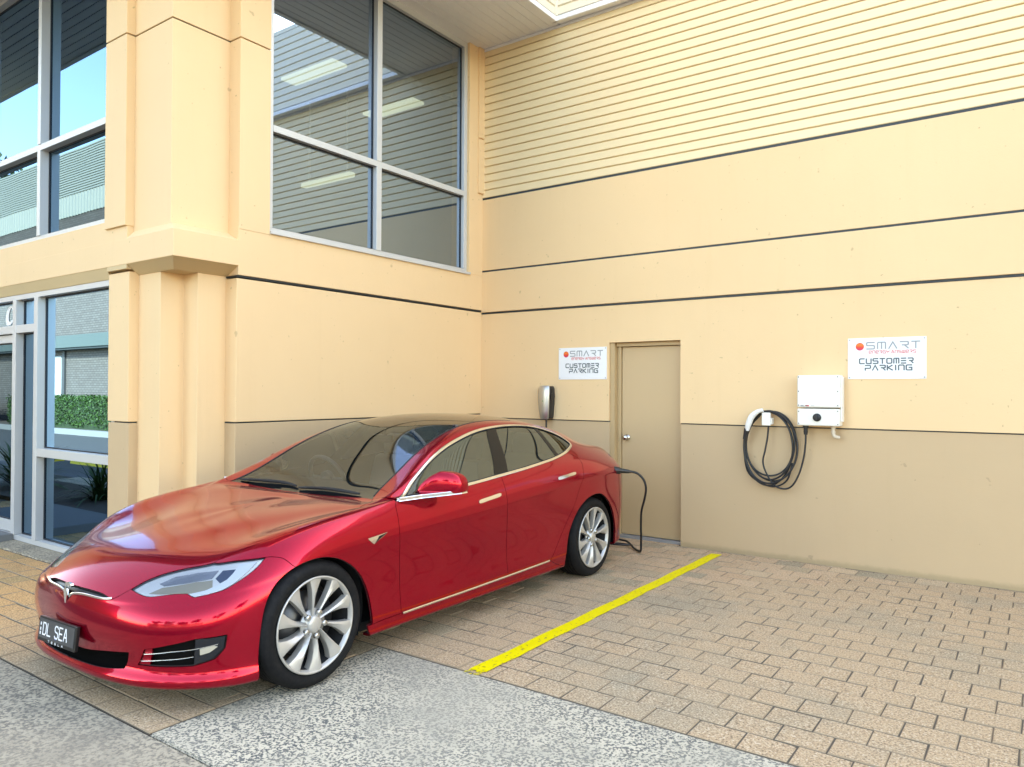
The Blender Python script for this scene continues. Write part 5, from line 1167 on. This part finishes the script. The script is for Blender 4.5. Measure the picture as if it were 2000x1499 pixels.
# foliage: leaf-sized faces
def m_leaf(name, a, b, c):
    m, n, l, p = newmat(name); g = n.new('ShaderNodeNewGeometry'); r = ramp(n, l, g.outputs['Random Per Island'], [(0, a), (.5, b), (1, c)]); l.new(r.outputs[0], p.inputs['Base Color']); setp(p, rough=.55, spec=.3); return m
M_HEDGE = m_leaf('hedge_leaf', (.016, .045, .009), (.026, .07, .014), (.04, .10, .02)); M_STRAP = m_leaf('strap_leaf', (.02, .055, .013), (.03, .085, .02), (.09, .13, .035)); M_GUM = m_leaf('gum_leaf', (.03, .06, .025), (.05, .085, .035), (.07, .11, .05))
M_BARK = plain('grey_bark', (.16, .13, .10), .9)
def leaves(centres, sizes, seed):
    r = np.random.RandomState(seed); n = len(centres); c = np.asarray(centres); a = r.normal(size=(n, 3)); a /= np.linalg.norm(a, axis=1, keepdims=True); b = np.cross(a, r.normal(size=(n, 3))); b /= np.linalg.norm(b, axis=1, keepdims=True)
    s = np.asarray(sizes)[:, None]; v = np.concatenate([c - a * s, c + b * s * .5, c + a * s, c - b * s * .5]).reshape(4, n, 3).transpose(1, 0, 2).reshape(-1, 3)
    return v.tolist(), [tuple(range(4 * i, 4 * i + 4)) for i in range(n)]
def blob(n, c, r, seed, shell=.6):
    q = np.random.RandomState(seed); d = q.normal(size=(n, 3)); d /= np.linalg.norm(d, axis=1, keepdims=True); k = (shell + (1 - shell) * q.rand(n, 1)) * (1 + .18 * np.sin(d[:, :1] * 5 + seed) * np.cos(d[:, 2:] * 6)); return np.array(c) + d * k * np.array(r)
def hedge(x0, x1, label):
    H = empty('hedge', ((x0 + x1) / 2, -6.2, 0)); tag(H, label, 'hedge', 'clipped hedges along the brick building'); q = np.random.RandomState(int(abs(x0)))
    n = int((x1 - x0) * 2600); p = np.stack([q.uniform(-(x1 - x0) / 2, (x1 - x0) / 2, n), q.uniform(-.45, .45, n), q.uniform(.25, 1.30, n)], 1); k = (np.abs(p[:, 1]) > .3) | (p[:, 2] > 1.1); p = p[k]
    p[:, 2] += .06 * np.sin(p[:, 0] * 3.1)
    v, f = leaves(p, q.uniform(.028, .058, len(p)), 3); o = MB().add(v, f).build('hedge_leaves', M_HEDGE, H, fixn=False); o['kind'] = 'stuff'
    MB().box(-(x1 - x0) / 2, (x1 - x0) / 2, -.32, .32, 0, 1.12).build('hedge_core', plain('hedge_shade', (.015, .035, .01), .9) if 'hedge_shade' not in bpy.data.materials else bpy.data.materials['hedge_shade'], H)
hedge(-33.6, -21.0, 'long clipped green hedge mirrored in the right entrance pane'); hedge(-48.0, -36.8, 'shorter green hedge mirrored at the left edge of the entrance')
tag(MB().box(-60, -17, -7.4, -5.62, -.1, .16).build('garden_bed', plain('bark_mulch', (.07, .05, .035), .95)), kind='structure')
tag(MB().box(-60, -16.8, -5.62, -5.48, -.1, .17).build('kerb', plain('grey_kerb', (.2, .2, .19), .85)), kind='structure')
tag(MB().box(-75, -5, -5.48, -1.15, -.12, -.022).build('driveway', plain('pale_drive', (.045, .046, .046), .9)), kind='structure')
def strap_plant(x, y, s, seed, label):
    S = empty('strap_leaf_plant', (x, y, 0)); tag(S, label, 'plant', 'strap leaved plants by the entrance'); q = random.Random(seed); mb = MB()
    for k in range(150):
        a = q.uniform(0, 2 * math.pi); L = s * q.uniform(.6, 1.1); e = q.uniform(.5, 1.35); w = .016 * s * 1.6; px, py = q.uniform(-.12, .12) * s, q.uniform(-.12, .12) * s; pr = []
        for i in range(6):
            t = i / 5; r = L * t * math.cos(e) * (1 + .25 * t); z = L * (math.sin(e) * t * 1.15 - .62 * t * t * math.cos(e) - .12 * t ** 3); ww = w * (1 - t) ** .6
            pr += [(px + r * math.cos(a) - ww * math.sin(a), py + r * math.sin(a) + ww * math.cos(a), max(.01, z)), (px + r * math.cos(a) + ww * math.sin(a), py + r * math.sin(a) - ww * math.cos(a), max(.01, z))]
        mb.add(pr, [(2 * i, 2 * i + 1, 2 * i + 3, 2 * i + 2) for i in range(5)])
    o = mb.build('strap_leaves', M_STRAP, S, fixn=False); o['kind'] = 'stuff'
strap_plant(-10.6, 1.55, .80, 1, 'arching strap leaved plant mirrored in the lower right entrance pane'); strap_plant(-12.9, 1.6, 1.0, 2, 'larger strap leaved plant mirrored at the far left of the entrance')
tag(MB().box(-14, -8.9, 1.0, 2.2, -.05, .05).build('planting_bed', bpy.data.materials['bark_mulch']), kind='structure')
for k, (x, lb) in enumerate(((-16.2, 'yellow wheel stop mirrored under the middle rail of the entrance'), (-18.6, 'yellow wheel stop mirrored left of the entrance frame post'))):
    w = MB().extr([(-.11, -.05), (.11, -.05), (.07, .13), (-.07, .13)], 'x', -.85, .85).build('wheel_stop', plain('wheel_stop_yellow', (.80, .58, .01), .6) if k == 0 else bpy.data.materials['wheel_stop_yellow'], bevel=.012); w.location = (x, -.95, 0); tag(w, lb, 'wheel stop', 'yellow wheel stops')
def tree(x, y, h, r, seed, label, group='trees beyond the roofs'):
    T = empty('gum_tree', (x, y, -.1)); tag(T, label, 'tree', group); tr = MB(); q = random.Random(seed)
    tr.tube(cr([(0, 0, 0), (.2, .1, h * .3), (-.1, .2, h * .6), (.2, 0, h * .85)], 4), [h * .018 * (1 - .055 * i) for i in range(13)], 8)
    cs = []
    for k in range(13):
        a = q.uniform(0, 6.3); rr = r * q.uniform(.25, .8); z = h * q.uniform(.55, .95); c = (rr * math.cos(a), rr * math.sin(a), z); cs.append(c); tr.tube(cr([(0, .1, h * q.uniform(.35, .6)), (c[0] * .5, c[1] * .5, z - h * .08), c], 3), [.12, .10, .08, .06, .05, .04, .03], 5)
    tr.build('trunk', M_BARK, T)
    p = np.concatenate([blob(420, c, (r * .33, r * .33, r * .24), i + seed, .3) for i, c in enumerate(cs)]); v, f = leaves(p, np.random.RandomState(seed).uniform(.15, .38, len(p)), seed)
    o = MB().add(v, f).build('crown', M_GUM, T, fixn=False); o['kind'] = 'stuff'
tree(-88, -24, 25, 7, 1, 'tall gum tree above the ribbed roof mirrored in the upper left window')
tree(-103, -26, 22, 7, 2, 'gum tree farther left mirrored above the ribbed roof')
for i, (x, y, h, lb) in enumerate(((-6, -34, 9, 'rounded tree mirrored lowest in the red front bumper'), (4, -38, 11, 'tall thin tree mirrored in the red bumper below the headlight'), (13, -33, 8, 'small tree mirrored beside the front wheel arch of the car'), (24, -30, 10, 'broad tree mirrored in the red front wing'), (34, -18, 9, 'bushy tree mirrored in the red front door'), (38, -5, 11, 'tall tree mirrored in the red rear door'))): tree(x, y, h, 4.5, 10 + i, lb, 'trees across the road')
fb = MB().box(-15, 44, -48, -41, -.2, 5.2).build('far_shed', M_RIB); tag(fb, 'low pale shed across the road mirrored faintly in the red bodywork', 'shed')
